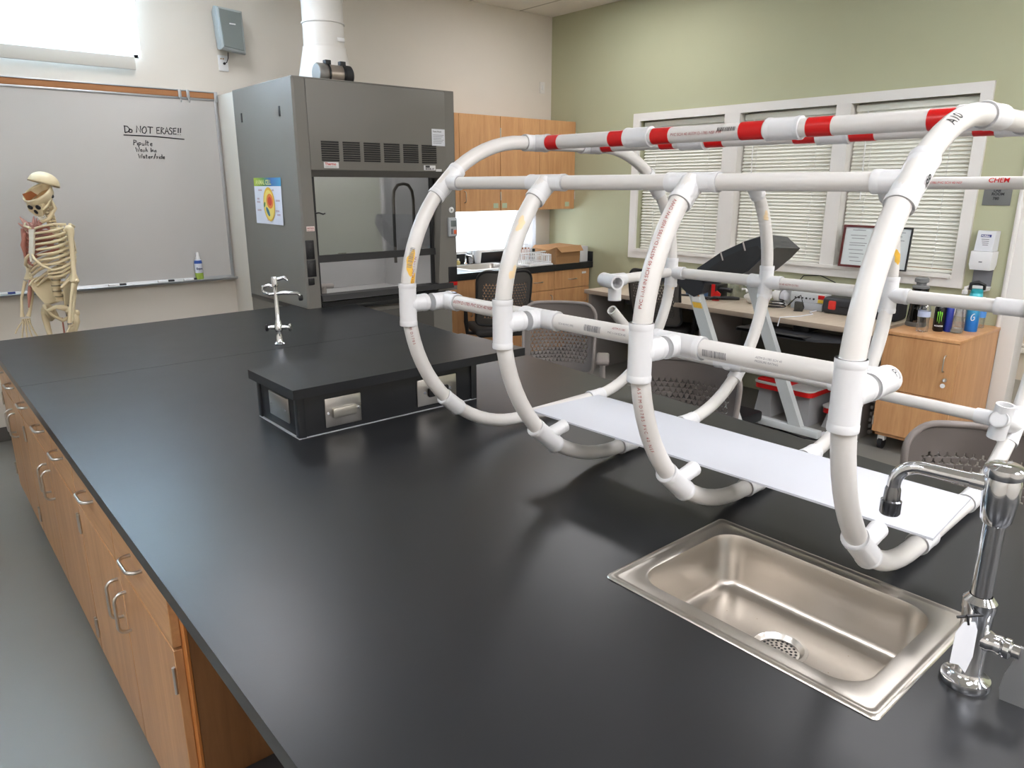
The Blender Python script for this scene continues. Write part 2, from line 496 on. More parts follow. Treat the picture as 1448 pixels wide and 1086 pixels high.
M_slat = mat('ivory_blind_slat', (232, 232, 222), .45, bump=.02, bscale=40)
for i, (a, b) in enumerate(BAYS):
    t = thing('venetian_blind', bl_lab[i], 'blind', (XR + .055, (a + b) / 2, G[2] + .012), 0, 'blinds in the green wall window')
    sl = MB()
    n = 40
    zt = G[3] - .06
    for k in range(n):
        z = G[2] + .055 + (zt - G[2] - .06) * k / (n - 1)
        M = Matrix.Translation((XR + .055, (a + b) / 2, z)) @ Matrix.Rotation(R(-52 + random.uniform(-2, 2)), 4, 'Y')
        sl.box(-.0165, .0165, -(b - a) / 2 + .012, (b - a) / 2 - .012, -.0006, .0006, M=M)
    sl.build('slats', M_slat, t, smooth=False)
    MB().box(XR + .035, XR + .075, a + .008, b - .008, zt, zt + .045, .004).build('head_rail', M_slat, t)
    MB().box(XR + .04, XR + .07, a + .012, b - .012, G[2] + .014, G[2] + .034, .004).build('bottom_rail', M_slat, t)
    lc = MB()
    for q in (.18, .82):
        yy = a + (b - a) * q
        lc.cyl((XR + .032, yy, G[2] + .03), (XR + .032, yy, zt), .0015, seg=6)
    lc.build('lift_cords', M_white, t)
    if i != 2: MB().cyl((XR + .028, b - .1, zt), (XR + .024, b - .12, zt - .62), .004, seg=8).build('tilt_wand', M_white, t)

# doorway, trim, hall beyond
dt = MB()
dt.box(XR - .022, XR + .14, DR[1] - .014, DR[1] + .115, 0, DR[3] + .1, .005)
dt.box(XR - .03, XR + .02, DR[1] + .085, DR[1] + .105, 0, DR[3] + .1, .004)
dt.box(XR - .022, XR + .14, DR[0] - .1, DR[0], 0, DR[3] + .1, .005)
dt.box(XR - .022, XR + .14, DR[0], DR[1], DR[3], DR[3] + .1, .005)
struct(dt.build('trim_2', M_trimw))
struct(MB().box(7.6, 7.7, YF, YB + .1, 0, 2.75).build('wall_hall', M_hall))
struct(MB().box(XR + .12, 7.7, YF, YB + .1, 2.75, 2.85).build('ceiling_hall', M_wall))
struct(MB().box(XR + .12, 7.7, YB, YB + .1, 0, 2.75).build('wall_hall_end', M_hall))
struct(MB().box(XR + .12, 7.7, YF - .1, YF, 0, 2.75).build('wall_hall_near', M_hall))
struct(MB().box(7.565, 7.6, -.5, 5, .25, .3, .006).box(7.57, 7.6, -.5, 5, .31, .335, .006).build('trim_3', M_trimw))

# ------------------------------------------------------------------ lights
SC.view_settings.view_transform = 'Standard'
SC.view_settings.look = 'None'
SC.view_settings.gamma = 1
SC.view_settings.use_curve_mapping = False
SC.view_settings.exposure = 0.42
w = bpy.data.worlds.new('sky'); SC.world = w; w.use_nodes = True
w.node_tree.nodes['Background'].inputs[0].default_value = (.78, .9, 1, 1)
w.node_tree.nodes['Background'].inputs[1].default_value = 2.2

def area(name, loc, rot, sx, sy, power, col=(1, 1, 1), spread=None):
    l = bpy.data.lights.new(name, 'AREA'); l.shape = 'RECTANGLE'; l.size = sx; l.size_y = sy; l.energy = power; l.color = col
    if spread: l.spread = spread
    o = bpy.data.objects.new(name, l); COL.objects.link(o); o.location = loc; o.rotation_euler = rot
    return o
# daylight outside the two back-wall windows
area('daylight_high_window', ((W1[0] + W1[1]) / 2, YB + .6, 3.05), (R(-80), 0, 0), 3.0, 1.1, 850, (.58, .77, 1))
area('daylight_low_window', ((W2[0] + W2[1]) / 2, YB + .5, 1.4), (R(-85), 0, 0), 1.8, .8, 170, (.95, .98, 1))
# recessed ceiling troffers; the bright ones are unseen extras added as fill light
M_diff = (emis('lit_lamp_diffuser', (250, 249, 252), 9.5), emis('bright_fill_lamp_diffuser', (250, 250, 255), 19.0))
LAMPS = [(1.52, 4.45, 0), (4.55, 4.3, 0), (3.9, 1.2, 0), (-1.5, 1.6, 1), (-1.5, -1.0, 1), (.4, -1.0, 1), (2.3, -1.0, 1), (3.7, -1.0, 1), (1.2, -2.5, 1), (3.4, -2.5, 1)]
for k, (x, y, br) in enumerate(LAMPS):
    t = thing('ceiling_light', 'recessed rectangular ceiling light fitting above the lab benches', 'ceiling light', (x, y, ZC - .02), 0, 'recessed ceiling lights')
    f = MB()
    for q in ((-.31, -.28, -.62, .62), (.28, .31, -.62, .62), (-.31, .31, -.62, -.59), (-.31, .31, .59, .62)):
        f.box(x + q[0], x + q[1], y + q[2], y + q[3], ZC - .018, ZC + .0)
    f.build('frame', M_trimw, t)
    MB().box(x - .28, x + .28, y - .59, y + .59, ZC - .012, ZC - .006).build('diffuser', M_diff[br], t)
area('hall_lamp', (6.6, 2.8, 2.7), (0, 0, 0), 1.2, 5.0, 60, (1, .95, .88))

# ------------------------------------------------------------------ island worktops
ZT, TH = .9, .038
def rrect(x0, x1, y0, y1, r, n=8):
    P = []
    for cx, cy, t0 in ((x1 - r, y1 - r, 0), (x0 + r, y1 - r, 90), (x0 + r, y0 + r, 180), (x1 - r, y0 + r, 270)):
        for k in range(n + 1):
            a = R(t0 + 90 * k / n); P.append((cx + r * math.cos(a), cy + r * math.sin(a)))
    return P
SX0, SX1, SY0, SY1 = 1.038, 1.462, .348, .915
hole = rrect(SX0 + .03, SX1 - .03, SY0 + .03, SY1 - .03, .05)
SEAM = 3.492
wt = MB().holed([(.318, -.62), (2.06, -.62), (2.155, .8), (2.362, SEAM), (.318, SEAM)], hole, ZT - TH, ZT).build('worktop', M_epoxy, smooth=False)
tag(wt, 'long black resin lab worktop with a steel sink set into it', 'worktop')
wt2 = MB().prism([(.318, SEAM + .0025), (2.364, SEAM + .0025), (2.42, 4.522), (2.066, 4.522), (2.066, 4.765), (.318, 4.64)], 'z', ZT - TH, ZT).build('worktop', M_epoxy, smooth=False)
tag(wt2, 'far black resin worktop section carrying the back faucet, butted against the fume hood', 'worktop')

# island cabinets on the aisle side
def bow_handle(p0, p1, out, r=.0048, d=.032):
    # bent wire pull between p0 and p1, standing off along 'out'
    p0, p1, out = Vector(p0), Vector(p1), Vector(out)
    pts = [p0]
    ax = (p1 - p0); L = ax.length; ax.normalize()
    c = .022
    for k in range(7):
        a = R(90 * k / 6); pts.append(p0 + out * (d - c) + out * c * math.sin(a) + ax * c * (1 - math.cos(a)))
    for k in range(7):
        a = R(90 * k / 6); pts.append(p1 + out * (d - c) + out * c * math.cos(a) - ax * c * (1 - math.sin(a)))
    pts.append(p1)
    return MB().tube(pts, r, 10)

def cab_unit(y0, y1, dsplit, doors, label, far=False):
    xf = .338
    t = thing('base_cabinet', label, 'cabinet', ((xf + .95) / 2, (y0 + y1) / 2, 0), 0, 'maple base cabinets along the aisle side of the island')
    b = MB()
    b.box(xf + .022, .95, y0, y0 + .018, .1, ZT - TH - .002)
    b.box(xf + .022, .95, y1 - .018, y1, .1, ZT - TH - .002)
    b.box(.93, .95, y0, y1, .1, ZT - TH - .002).box(xf + .022, .95, y0, y1, .1, .12).box(xf + .022, .95, y0 + .018, y1 - .018, .69, .705)
    b.build('carcass', M_wood, t, smooth=False)
    MB().box(xf + .0202, xf + .0216, y0, y1, .1, ZT - TH - .002).build('edge_lipping', M_edge, t)
    MB().box(xf + .07, .93, y0 + .002, y1 - .002, 0, .1).build('toe_kick', M_base, t)
    g = .0028
    ys = [y0] + dsplit + [y1]
    for a, c in zip(ys[:-1], ys[1:]):
        d = MB().box(xf, xf + .02, a + g, c - g, .684, ZT - TH - .004, .0015, 1).build('drawer', M_woodh, t)
        m = (a + c) / 2
        bow_handle((xf, m - .052, .79), (xf, m + .052, .79), (-1, 0, 0)).build('handle', M_ss, d)
    ds = [y0] + doors + [y1]
    for i, (a, c) in enumerate(zip(ds[:-1], ds[1:])):
        d = MB().box(xf, xf + .02, a + g, c - g, .105, .677, .0015, 1).build('door', M_wood, t)
        hy = c - .045 if i % 2 == 0 else a + .045
        bow_handle((xf, hy, .5), (xf, hy, .62), (-1, 0, 0)).build('handle', M_ss, d)
        hg = a + .006 if i % 2 == 0 else c - .006
        for zz in (.60, .2):
            MB().cyl((xf - .004, hg, zz - .035), (xf - .004, hg, zz + .035), .0045, seg=10).build('hinge', M_ss, d)
    return t
cabN = cab_unit(1.58, 2.64, [2.11], [2.08], 'maple base cabinet at the near end of the island, beside the open knee space')
cab_unit(2.645, 3.83, [3.03, 3.40], [3.235], 'maple base cabinet, second along the aisle, with two paired door handles')
cab_unit(3.835, 4.6, [4.2], [4.2], 'maple base cabinet at the far end of the island nearest the skeleton')
kp = MB().box(.3655, 2.02, 1.555, 1.579, 0, ZT - TH - .001, .001, 1).build('end_panel', M_woodshade, cabN)
kp['label'] = 'wooden end panel with knee space shade in its colour'
kb = MB().box(.358, .365, 1.553, 1.579, .0, ZT - TH - .001, .001, 1).build('edge_strip', M_edge, cabN)
kk = MB().box(.42, 1.6, .62, 1.552, 0, .31, .004).build('plinth_box', M_blkm)
tag(kk, 'low black plinth in the open knee space under the worktop', 'plinth')
# rest of the island body (hidden behind the aisle cabinets)
ib = thing('lab_island', 'plain grey back of the island below the black worktop on the seating side', 'island base', (1.5, 1.5, 0))
MB().box(.955, 1.74, 1.585, 4.6, 0, ZT - TH - .002).build('far_body', M_hood, ib)
MB().box(1.62, 1.74, -.55, 1.55, 0, ZT - TH - .002).build('near_body', M_hood, ib)
MB().box(.36, 1.6, -.58, .30, 0, ZT - TH - .002).build('unseen_near_cabinet', M_wood, ib)  # out of view; added to keep light out of the knee space

# ------------------------------------------------------------------ service pedestal on the worktop
t = thing('service_pedestal', 'raised black resin service pedestal with steel outlet plates on the island', 'pedestal', (1.3, 2.4, ZT))
bx0, bx1, by0, by1 = .922, 1.64, 2.147, 2.47
MB().box(bx0, bx1, by0, by1, ZT, 1.052, .003).build('housing', M_epoxyd, t)
MB().prism([(.882, 2.085), (1.842, 2.083), (1.824, 2.475), (.878, 2.44)], 'z', 1.053, 1.084).build('slab_top', M_epoxy, t, smooth=False)
for x, y in ((bx0, by0), (bx1 - .014, by0), (bx0, by1 - .014)): MB().box(x - .006, x + .02, y - .006, y + .02, ZT, 1.052, .002).build('corner_post', M_epoxy, t)
MB().box(bx0 - .008, bx0, by0 - .008, by1, ZT, ZT + .003).box(bx0 - .008, bx1 + .004, by0 - .006, by0, ZT, ZT + .002).build('sealant_bead', mat('pale_sealant', (168, 170, 174), .4, bump=.05, bscale=200), t)
def outlet(x0, x1, z0, z1, y, m_in, nm):
    p = MB().box(x0, x1, y - .006, y, z0, z1, .003).build('outlet_plate', M_ss, t)
    xc, zc = (x0 + x1) / 2, (z0 + z1) / 2
    MB().box(xc - .044, xc + .044, y - .02, y - .006, zc - .019, zc + .017, .006).build('receptacle', m_in, p)
    for sx in (-1, 1): MB().cyl((xc + sx * .057, y - .009, zc), (xc + sx * .057, y - .004, zc), .0045, seg=12).build('screw', M_chrome, p)
outlet(1.012, 1.146, .918, 1.018, by0, mat('worn_steel_receptacle', (190, 186, 176), .35, metal=.9, bump=.004, bscale=40), 'a')
outlet(1.374, 1.549, .918, 1.018, by0, M_blk, 'b')
p = MB().box(bx0 - .006, bx0, 2.215, 2.372, .935, 1.02, .003).build('blank_plate', M_ss, t)
for y in (2.235, 2.352): MB().cyl((bx0 - .009, y, .977), (bx0 - .004, y, .977), .004, seg=12).build('screw', M_chrome, p)

# ------------------------------------------------------------------ island sink
t = thing('island_sink', 'rectangular stainless steel drop-in sink in the front of the black worktop', 'sink', (1.25, .63, ZT))
rim = MB()
o = rrect(SX0, SX1, SY0, SY1, .012, 4)
BX0, BX1, BY0, BY1 = 1.086, 1.418, .40, .868
def lp(x0, x1, y0, y1, r, z, n=8): return [(p[0], p[1], z) for p in rrect(x0, x1, y0, y1, r, n)]
n = 8
def grow(d, z, r): return lp(SX0 + d, SX1 - d, SY0 + d, SY1 - d, r, z)
def bow(d, z, r): return lp(BX0 + d, BX1 - d, BY0 + d, BY1 - d, r, z)
rim.loft([grow(0, ZT + .0005, .012), grow(.002, ZT + .004, .012), grow(.011, ZT + .0055, .011), grow(.014, ZT + .003, .01), grow(.019, ZT + .0035, .01),
          bow(-.006, ZT + .004, .064), bow(-.001, ZT + .0025, .06), bow(.002, ZT - .006, .058), bow(.005, ZT - .05, .056), bow(.009, .795, .054), bow(.013, .784, .05), bow(.022, .7765, .046), bow(.04, .774, .04)], cap=False)
rim.build('basin', M_sink, t, ang=50)
fl = MB()
flo = [(p[0], p[1]) for p in rrect(BX0 + .04, BX1 - .04, BY0 + .04, BY1 - .04, .04, 8)]
dc = (1.268, .634)
dr = [(dc[0] + .0575 * math.cos(2 * PI * k / 40), dc[1] + .0575 * math.sin(2 * PI * k / 40)) for k in range(40)]
fl.holed(flo, dr, .7735, .774)
fl.build('basin_floor', M_sink, t, smooth=False)
d = MB().lathe([(.0585, .7745), (.0575, .776), (.051, .776), (.048, .773), (.045, .768), (.042, .765)], (dc[0], dc[1], 0), 40).build('drain_flange', M_ss, t)
st = MB()
st.lathe([(0, .763), (.0425, .763), (.0425, .7655), (0, .7675)], (dc[0], dc[1], 0), 32)
st.build('strainer', M_ss, d)
hl = MB()
for rr, cnt in ((.008, 6), (.017, 11), (.026, 16), (.035, 22)):
    for k in range(cnt):
        a = 2 * PI * k / cnt + rr * 40
        zz = .7675 - .002 * rr / .0425
        hl.cyl((dc[0] + rr * math.cos(a), dc[1] + rr * math.sin(a), zz - .0005), (dc[0] + rr * math.cos(a), dc[1] + rr * math.sin(a), zz + .0007), .0028, seg=10)
hl.build('strainer_holes', M_blk, d)

rs = MB(); rnd = random.Random(4)
for k in range(26):
    x_, y_ = 1.17 + rnd.gauss(0, .03), .775 + rnd.gauss(0, .022)
    r_ = rnd.uniform(.001, .006)
    rs.face([(x_ + r_ * rnd.uniform(.6, 1.2) * math.cos(a_) * 1.6, y_ + r_ * rnd.uniform(.6, 1.2) * math.sin(a_), .7743 + .00003 * k) for a_ in [2 * PI * q / 9 for q in range(9)]])
for k in range(14):
    x_, y_ = rnd.uniform(1.14, 1.36), rnd.uniform(.46, .8)
    rs.face([(x_ + .0013 * math.cos(a_), y_ + .0013 * math.sin(a_), .7752) for a_ in [2 * PI * q / 7 for q in range(7)]])
rs.build('residue_stain', mat('brown_residue', (150, 128, 104), .5, var=.2, vscale=200), t, smooth=False)

# ------------------------------------------------------------------ front faucet
fx, fy = 1.245, .296
t = thing('faucet', 'chrome lab faucet at the right corner of the island sink with a paper tag', 'faucet', (fx, fy, ZT))
MB().lathe([(.0, 0), (.036, 0), (.038, .006), (.036, .014), (.026, .02), (.0225, .028), (.0215, .11), (.0225, .135), (.0245, .14), (.0245, .155), (.019, .162), (.0165, .165)], (fx, fy, ZT), 36).build('base_column', M_chrome, t)
MB().cyl((fx, fy, ZT + .16), (fx, fy, 1.225), .0152, seg=28).build('riser_pipe', M_chrome, t)
hd = MB()
hd.lathe([(.0, 1.19), (.017, 1.19), (.0215, 1.197), (.0235, 1.215), (.0255, 1.235), (.0255, 1.262), (.024, 1.267), (.0275, 1.27), (.0285, 1.277), (.0275, 1.284), (.02, 1.289), (0, 1.2895)], (fx, fy, 0), 32)
hd.build('valve_head', M_chrome, t)
sd = Vector((-.11, .98, 0)).normalized()
sp0 = Vector((fx, fy, 1.252))
pts = [sp0 + sd * .015, sp0 + sd * .06, sp0 + sd * .105]
c = .042
end = .150
for k in range(1, 9):
    a = R(90 * k / 8)
    pts.append(sp0 + sd * (end - c + c * math.sin(a)) + Vector((0, 0, -c * (1 - math.cos(a)) + .004 * k / 8)))
pts.append(pts[-1] + Vector((0, 0, -.008)))
spout = MB().tube(pts, .0108, 20).build('spout', M_chrome, t)
MB().cyl(sp0 + sd * .012, sp0 + sd * .042, .0142, .0125, 24).build('spout_collar', M_chrome, spout)
e = pts[-1]
MB().lathe([(.0105, .004), (.0125, -.002), (.0135, -.021), (.0165, -.023), (.0165, -.045), (.0145, -.048), (0, -.048)], e, 26).build('aerator', M_chromed, spout)
ad = Vector((.03, -1, 0)).normalized()
a0 = Vector((fx, fy, .99))
MB().lathe([(.0175, .012), (.0175, .022), (.0145, .03), (.0155, .034), (.0155, .04), (.013, .042), (.0165, .044), (.0165, .052), (.011, .055), (.011, .066), (0, .067)], a0, 26, ad).build('side_arm', M_chrome, t)
bl = MB()
b0 = a0 + ad * .068
prof = [(-.004, .012), (-.008, -.012), (-.017, -.045), (-.020, -.07), (-.016, -.094), (.0, -.106), (.02, -.098), (.03, -.07), (.025, -.03), (.008, .01)]
side = Vector((.12, -1, 0)).normalized(); th_ = Vector((1, .12, 0)).normalized()
pa = [b0 + side * q[0] + Vector((0, 0, q[1])) - th_ * .003 for q in prof]; pb = [p + th_ * .006 for p in pa]
bl.loft([pa, pb]).build('wing_handle', M_alu, t)
# paper tag hanging from a black tie
tg = thing('hanging_tag', 'blank white tag tied with a black clip to the front faucet', 'tag', (fx - .02, fy + .012, .94))
ex = Vector((.62, -.78, 0)).normalized(); nn = Vector((-.78, -.62, 0))
c0 = Vector((fx, fy, 1.03)) + nn * .024 - ex * .024
def TP(u, v, w): return c0 + ex * u + Vector((0, 0, v)) + nn * (w + .006 * (1 - (v + .045) ** 2 * 40))
shp = [(-.007, 0), (.009, .002), (.014, -.012), (.0145, -.06), (.008, -.092), (-.004, -.078), (-.017, -.076), (-.0165, -.02)]
MB().loft([[TP(u, v, 0) for u, v in shp], [TP(u, v, .0012) for u, v in shp]]).build('card', M_wht, tg, smooth=False)
MB().tube([c0 + nn * .006 + Vector((0, 0, -.004)), c0 + Vector((-.004, .002, .012)) + nn * .004, c0 + ex * .02 + Vector((0, 0, .012)), c0 + ex * -.016 + Vector((0, 0, .004))], .0022, 8).build('tie', M_blk, tg)

# ------------------------------------------------------------------ back faucet
qx, qy = 1.472, 3.59
t = thing('faucet', 'tall slim chrome lab faucet standing on the far worktop behind the black pedestal', 'faucet', (qx, qy, ZT))
MB().lathe([(0, 0), (.027, 0), (.028, .006), (.022, .012), (.016, .02), (.016, .07), (.02, .075), (.02, .105), (.0145, .112), (.0145, .124), (.0105, .13), (.0105, .30), (.017, .304), (.018, .34), (.014, .352), (0, .354)], (qx, qy, ZT), 28).build('column', M_chrome, t)
vd = Vector((.8, -.62, 0)).normalized()
for s_, m_ in ((1, M_chrome), (-1, M_blk)):
    b = Vector((qx, qy, ZT + .09)) + vd * .018 * s_
    arm = MB().lathe([(.011, 0), (.011, .02), (.008, .022), (.008, .034)], b, 18, vd * s_).build('side_valve', M_chrome, t)
    MB().lathe([(.006, 0), (.02, .002), (.021, .010), (.012, .015), (0, .016)], b + vd * s_ * .034, 14, vd * s_).build('valve_knob', m_, arm)
h = Vector((qx, qy, ZT + .335))
MB().tube([h, h + vd * .02 + Vector((0, 0, .004)), h + vd * .05 + Vector((0, 0, .012)), h + vd * .064 + Vector((0, 0, -.004))], [.011, .01, .009, .006], 12).build('top_lever', M_chrome, t)
g0 = Vector((qx, qy, ZT + .295))
pts = [g0, g0 - vd * .03 + Vector((0, 0, .012)), g0 - vd * .06 + Vector((0, 0, .006)), g0 - vd * .062 + Vector((0, 0, -.02)), g0 - vd * .03 + Vector((0, 0, -.034)), g0 + vd * .04 + Vector((0, 0, -.026)), g0 + vd * .11 + Vector((0, 0, -.028)), g0 + vd * .125 + Vector((0, 0, -.04))]
MB().tube(pts, [.008, .009, .009, .009, .009, .0095, .009, .009], 14).build('spout', M_chrome, t)
MB().lathe([(.011, 0), (.012, -.02), (.008, -.026), (0, -.026)], pts[-1], 16).build('spout_tip', M_chromed, t)

# ------------------------------------------------------------------ PVC pipe frame
TH_F = .031
pf = thing('pipe_frame', 'white PVC pipe frame of four round hoops joined by rails, standing on the worktop', 'pipe frame', (1.811, 0, ZT), TH_F)
FY = [1.797, 1.384, .956, .531]
RP, RR = .0208, .0168
ZB, ZTOP, RA, HA = .0275, .928, .45, .637     # heights above the worktop
CZL, CZU = ZB + RA, ZTOP - RA
def L3(u, v, z): return Vector((u, v, z))
def arc(cu, cz, a0, a1, v, n=18, r=RA):
    return [L3(cu + r * math.cos(R(a0 + (a1 - a0) * k / n)), v, cz + r * math.sin(R(a0 + (a1 - a0) * k / n))) for k in range(n + 1)]
UL, ZU = -.487, .806            # upper side rails
aL = math.degrees(math.atan2(ZU - CZU, UL + (HA - RA)))
def lpart(mb, name, m, parent=pf, **k): return mb.build(name, m, parent, local=True, **k)
HPATH = []
for i, v in enumerate(FY):
    left = arc(-(HA - RA), CZU, aL if i in (1, 2) else 90, 180, v) + arc(-(HA - RA), CZL, 180, 270, v)
    right = arc(HA - RA, CZL, 270, 360, v) + arc(HA - RA, CZU, 0, (180 - aL) if i in (1, 2) else 90, v)
    P = left + right
    hp = lpart(MB().tube(P, RP, 20, closed=i in (0, 3)), 'hoop_pipe', M_pvc, ang=60)
    HPATH.append(hp)
def fit(parts, name='tee_fitting', parent=pf):
    # parts: list of (p0, p1, r_pipe) ; each gets a body and a thicker end collar
    mb = MB()
    for p0, p1, r in parts:
        p0, p1 = Vector(p0), Vector(p1); d = (p1 - p0); L = d.length; d.normalize()
        mb.cyl(p0, p1, r * 1.2, seg=22)
        for q, s in ((p0, 1), (p1, -1)):
            mb.lathe([(r * 1.02, 0), (r * 1.21, 0), (r * 1.245, .002), (r * 1.245, .012), (r * 1.2, .015)], q, 22, d * s)
    return lpart(mb, name, M_pvcf, parent, ang=40)
def tan(a, s=1): return Vector((-math.sin(R(a)), 0, math.cos(R(a)))) * s
def atp(side, a, v, up=True):
    return L3(side * (HA - RA) + RA * math.cos(R(a)), v, (CZU if up else CZL) + RA * math.sin(R(a)))
# straight rails
vn, vf = FY[3], FY[0]
UM, ZM = -.505, .466
UT = .13
for s in (-1, 1):
    lpart(MB().cyl((s * UT, vn, ZTOP), (s * UT, vf, ZTOP), RP, seg=22), 'top_rail', M_pvc)
    lpart(MB().cyl((s * -UL, vn, ZU), (s * -UL, vf, ZU), RR, seg=20), 'upper_side_rail', M_pvc)
    for v in FY[1:3]:
        mb = MB().cyl((s * UT, v - .04, ZTOP), (s * UT, v + .04, ZTOP), RP * 1.24, seg=22)
        lpart(mb.lathe([(RP * 1.02, -.042), (RP * 1.3, -.042), (RP * 1.3, -.034), (RP * 1.24, -.03)], (s * UT, v, ZTOP), 22, (0, 1, 0)).lathe([(RP * 1.02, .042), (RP * 1.3, .042), (RP * 1.3, .034), (RP * 1.24, .03)], (s * UT, v, ZTOP), 22, (0, 1, 0)), 'coupling', M_pvcf)
    # tees where the top rails meet the end hoops
    for v, d in ((vf, -1), (vn, 1)):
        fit([((s * UT - .05, v, ZTOP), (s * UT + .05, v, ZTOP), RP), ((s * UT, v, ZTOP), (s * UT, v + d * .06, ZTOP), RP)])
    # upper side rail tees
    a = aL if s < 0 else 180 - aL
    for i, v in enumerate(FY):
        p = L3(-s * UL * -1 if False else (UL if s < 0 else -UL), v, ZU)
        tg_ = tan(a, -1 if s < 0 else 1)
        dn = tan(a, 1 if s < 0 else -1)
        if i in (1, 2):
            fit([(p + L3(0, -.062, 0), p + L3(0, .062, 0), RR), (p, p + dn * .062, RP)])
        else:
            d = -1 if i == 0 else 1
            fit([(p - dn * .058, p + dn * .058, RP), (p, p + L3(0, d * .062, 0), RR)])
lpart(MB().cyl((UM, vn, ZM), (UM, vf, ZM), RP, seg=22), 'mid_side_rail', M_pvc)
for i, v in enumerate(FY):
    p = L3(-HA, v, ZM + .002)
    fit([(p + L3(0, 0, -.062), p + L3(0, 0, .062), RP), (p, p + L3(.064, 0, 0), RP)])
    q = L3(UM, v, ZM)
    if i == 0: fit([(q + L3(-.05, 0, 0), q + L3(.02, 0, 0), RP), (q, q + L3(0, -.065, 0), RP)], 'elbow_fitting')
    elif i == 3: fit([(q + L3(-.05, 0, 0), q + L3(.034, 0, 0), RP), (q, q + L3(0, .06, 0), RP)], 'elbow_fitting')
    else: fit([(q + L3(0, -.064, 0), q + L3(0, .064, 0), RP), (q + L3(-.05, 0, 0), q, RP)])
# right-hand rails
UR, ZR = .637, .462
lpart(MB().cyl((UR, vn - .02, ZR), (UR, vf, ZR), .0205, seg=22), 'mid_side_rail', M_pvc)
for v in FY:
    fit([((UR, v - .062, ZR), (UR, v + .062, ZR), .0205), ((UR, v, ZR - .058), (UR, v, ZR + .058), RP)], 'cross_fitting')
fit([((UR, .575, ZR), (UR, .66, ZR), .0205)], 'coupling')
lpart(MB().cyl((.62, vf, ZR), (.29, vf, ZR - .002), .0185, seg=20), 'stub_pipe', M_pvc)
p = L3(.262, vf, ZR - .003)
lpart(MB().hollow(p + L3(-.03, -.058, 0), p + L3(.012, .045, 0), .0262, .0195), 'open_tee_fitting', M_pvcf)
lpart(MB().cyl(p + L3(.0, .005, 0), p + L3(.075, 0, 0), .0245, seg=22).hollow(p + L3(.012, -.01, -.01), p + L3(.012, -.012, -.072), .0245, .0185), 'open_tee_fitting', M_pvcf)
# low rail on the right with angled open stub
LOW = [L3(.432, vf, .187), L3(.436, FY[1], .188), L3(.41, FY[2], .196), L3(.355, vn, .205)]
lpart(MB().tube(LOW, .0168, 20), 'low_side_rail', M_pvc)
for i, p in enumerate(LOW):
    # nearest point on the hoop
    a = -44 if i < 3 else -46
    h = atp(1, a, FY[i], up=False)
    dn = tan(a)
    fit([(h - dn * .055, h + dn * .055, RP), (h, p + (p - h) * .2, .0185)])
    if i in (1, 2): fit([(p + L3(0, -.055, 0), p + L3(0, .055, 0), .0168)], 'coupling')
    if i == 3:
        d = L3(-.10, -.12, 1).normalized()
        lpart(MB().hollow(p - d * .05, p + d * .045, .0225, .0172), 'open_tee_fitting', M_pvcf)
        lpart(MB().cyl(p, p + (LOW[2] - LOW[3]).normalized() * .06, .0205, seg=20), 'open_tee_fitting', M_pvcf)
h = atp(1, -46, vf, up=False)
tip = L3(.262, vf - .01, .352)
lpart(MB().hollow(h, tip, .0185, .0135), 'stub_pipe', M_pvc)
fit([(h, h + (tip - h) * .3, .0185)], 'collar_fitting')
# low cross stubs that carry the sheet
for v in FY:
    a = 229.4
    h = atp(-1, a, v, up=False)
    dn = tan(a)
    if v == FY[0]: fit([(h - dn * .05, h + dn * .03, RP)], 'coupling')
    else: fit([(h - dn * .055, h + dn * .055, RP), (h, h + L3(.074, 0, .014), .0150)])
    fit([((.16, v, ZB), (.235, v, ZB), RP)], 'coupling')
    if v in FY[1:]: fit([((-.16, v, ZB), (-.09, v, ZB), RP)], 'coupling')
# red tape bands
for s, bands in ((-1, ((1.688, 1.75), (1.424, 1.483), (1.275, 1.333), (1.005, 1.067), (.839, .897), (.575, .642))), (1, ((1.693, 1.755), (1.449, 1.50), (1.277, 1.336), (.994, 1.062), (.851, .912), (.575, .635)))):
    for a, b in bands:
        lpart(MB().hollow((s * UT, a, ZTOP), (s * UT, b, ZTOP), RP + .0008, RP - .0005, 26), 'red_tape', M_red)

# print on the pipes: wrapped lettering and stains
def wrap(verts, faces, curve, rad, a0, nm, m, lift=.0006):
    # curve(s) -> point, tangent, normal(0 angle direction) ; x of the text runs along s, y wraps around
    mb = MB(); out = []
    for q in verts:
        p, tg_, n = curve(q.x)
        b = n.cross(tg_)
        a = q.y / rad - a0
        out.append(p + (n * math.cos(a) + b * math.sin(a)) * (rad + lift))
    mb.raw(out, faces)
    return lpart(mb, nm, m, smooth=False, dedupe=False)
def line_curve(p0, d, n):
    p0, d, n = Vector(p0), Vector(d).normalized(), Vector(n).normalized()
    n = (n - d * n.dot(d)).normalized()
    return lambda s: (p0 + d * s, d, n)
def arc_curve(side, up, a_start, sgn, v, n=Vector((-.45, -.9, 0))):
    def f(s):
        a = a_start + sgn * math.degrees(s / RA)
        p = atp(side, a, v, up); tg_ = tan(a, sgn)
        nn = (n - tg_ * n.dot(tg_)).normalized()
        return p, tg_, nn
    return f
def ptext(s, size, curve, rad, a0=0, m=M_redp, bold=0.0):
    vs, fs = text_geo(s, size, 'LEFT', bold)
    if size > .009:      # cut the glyphs into strips so that they follow the round pipe
        b_ = MB(); b_.raw(vs, fs)
        for k in range(-3, 12):
            bmesh.ops.bisect_plane(b_.bm, geom=b_.bm.verts[:] + b_.bm.edges[:] + b_.bm.faces[:], plane_co=(0, size * k / 10, 0), plane_no=(0, 1, 0))
        b_.bm.verts.index_update()
        vs = [v.co.copy() for v in b_.bm.verts]; fs = [tuple(v.index for v in f.verts) for f in b_.bm.faces]
        b_.bm.free()
    return wrap(vs, fs, curve, rad, a0, 'printed_text', m)
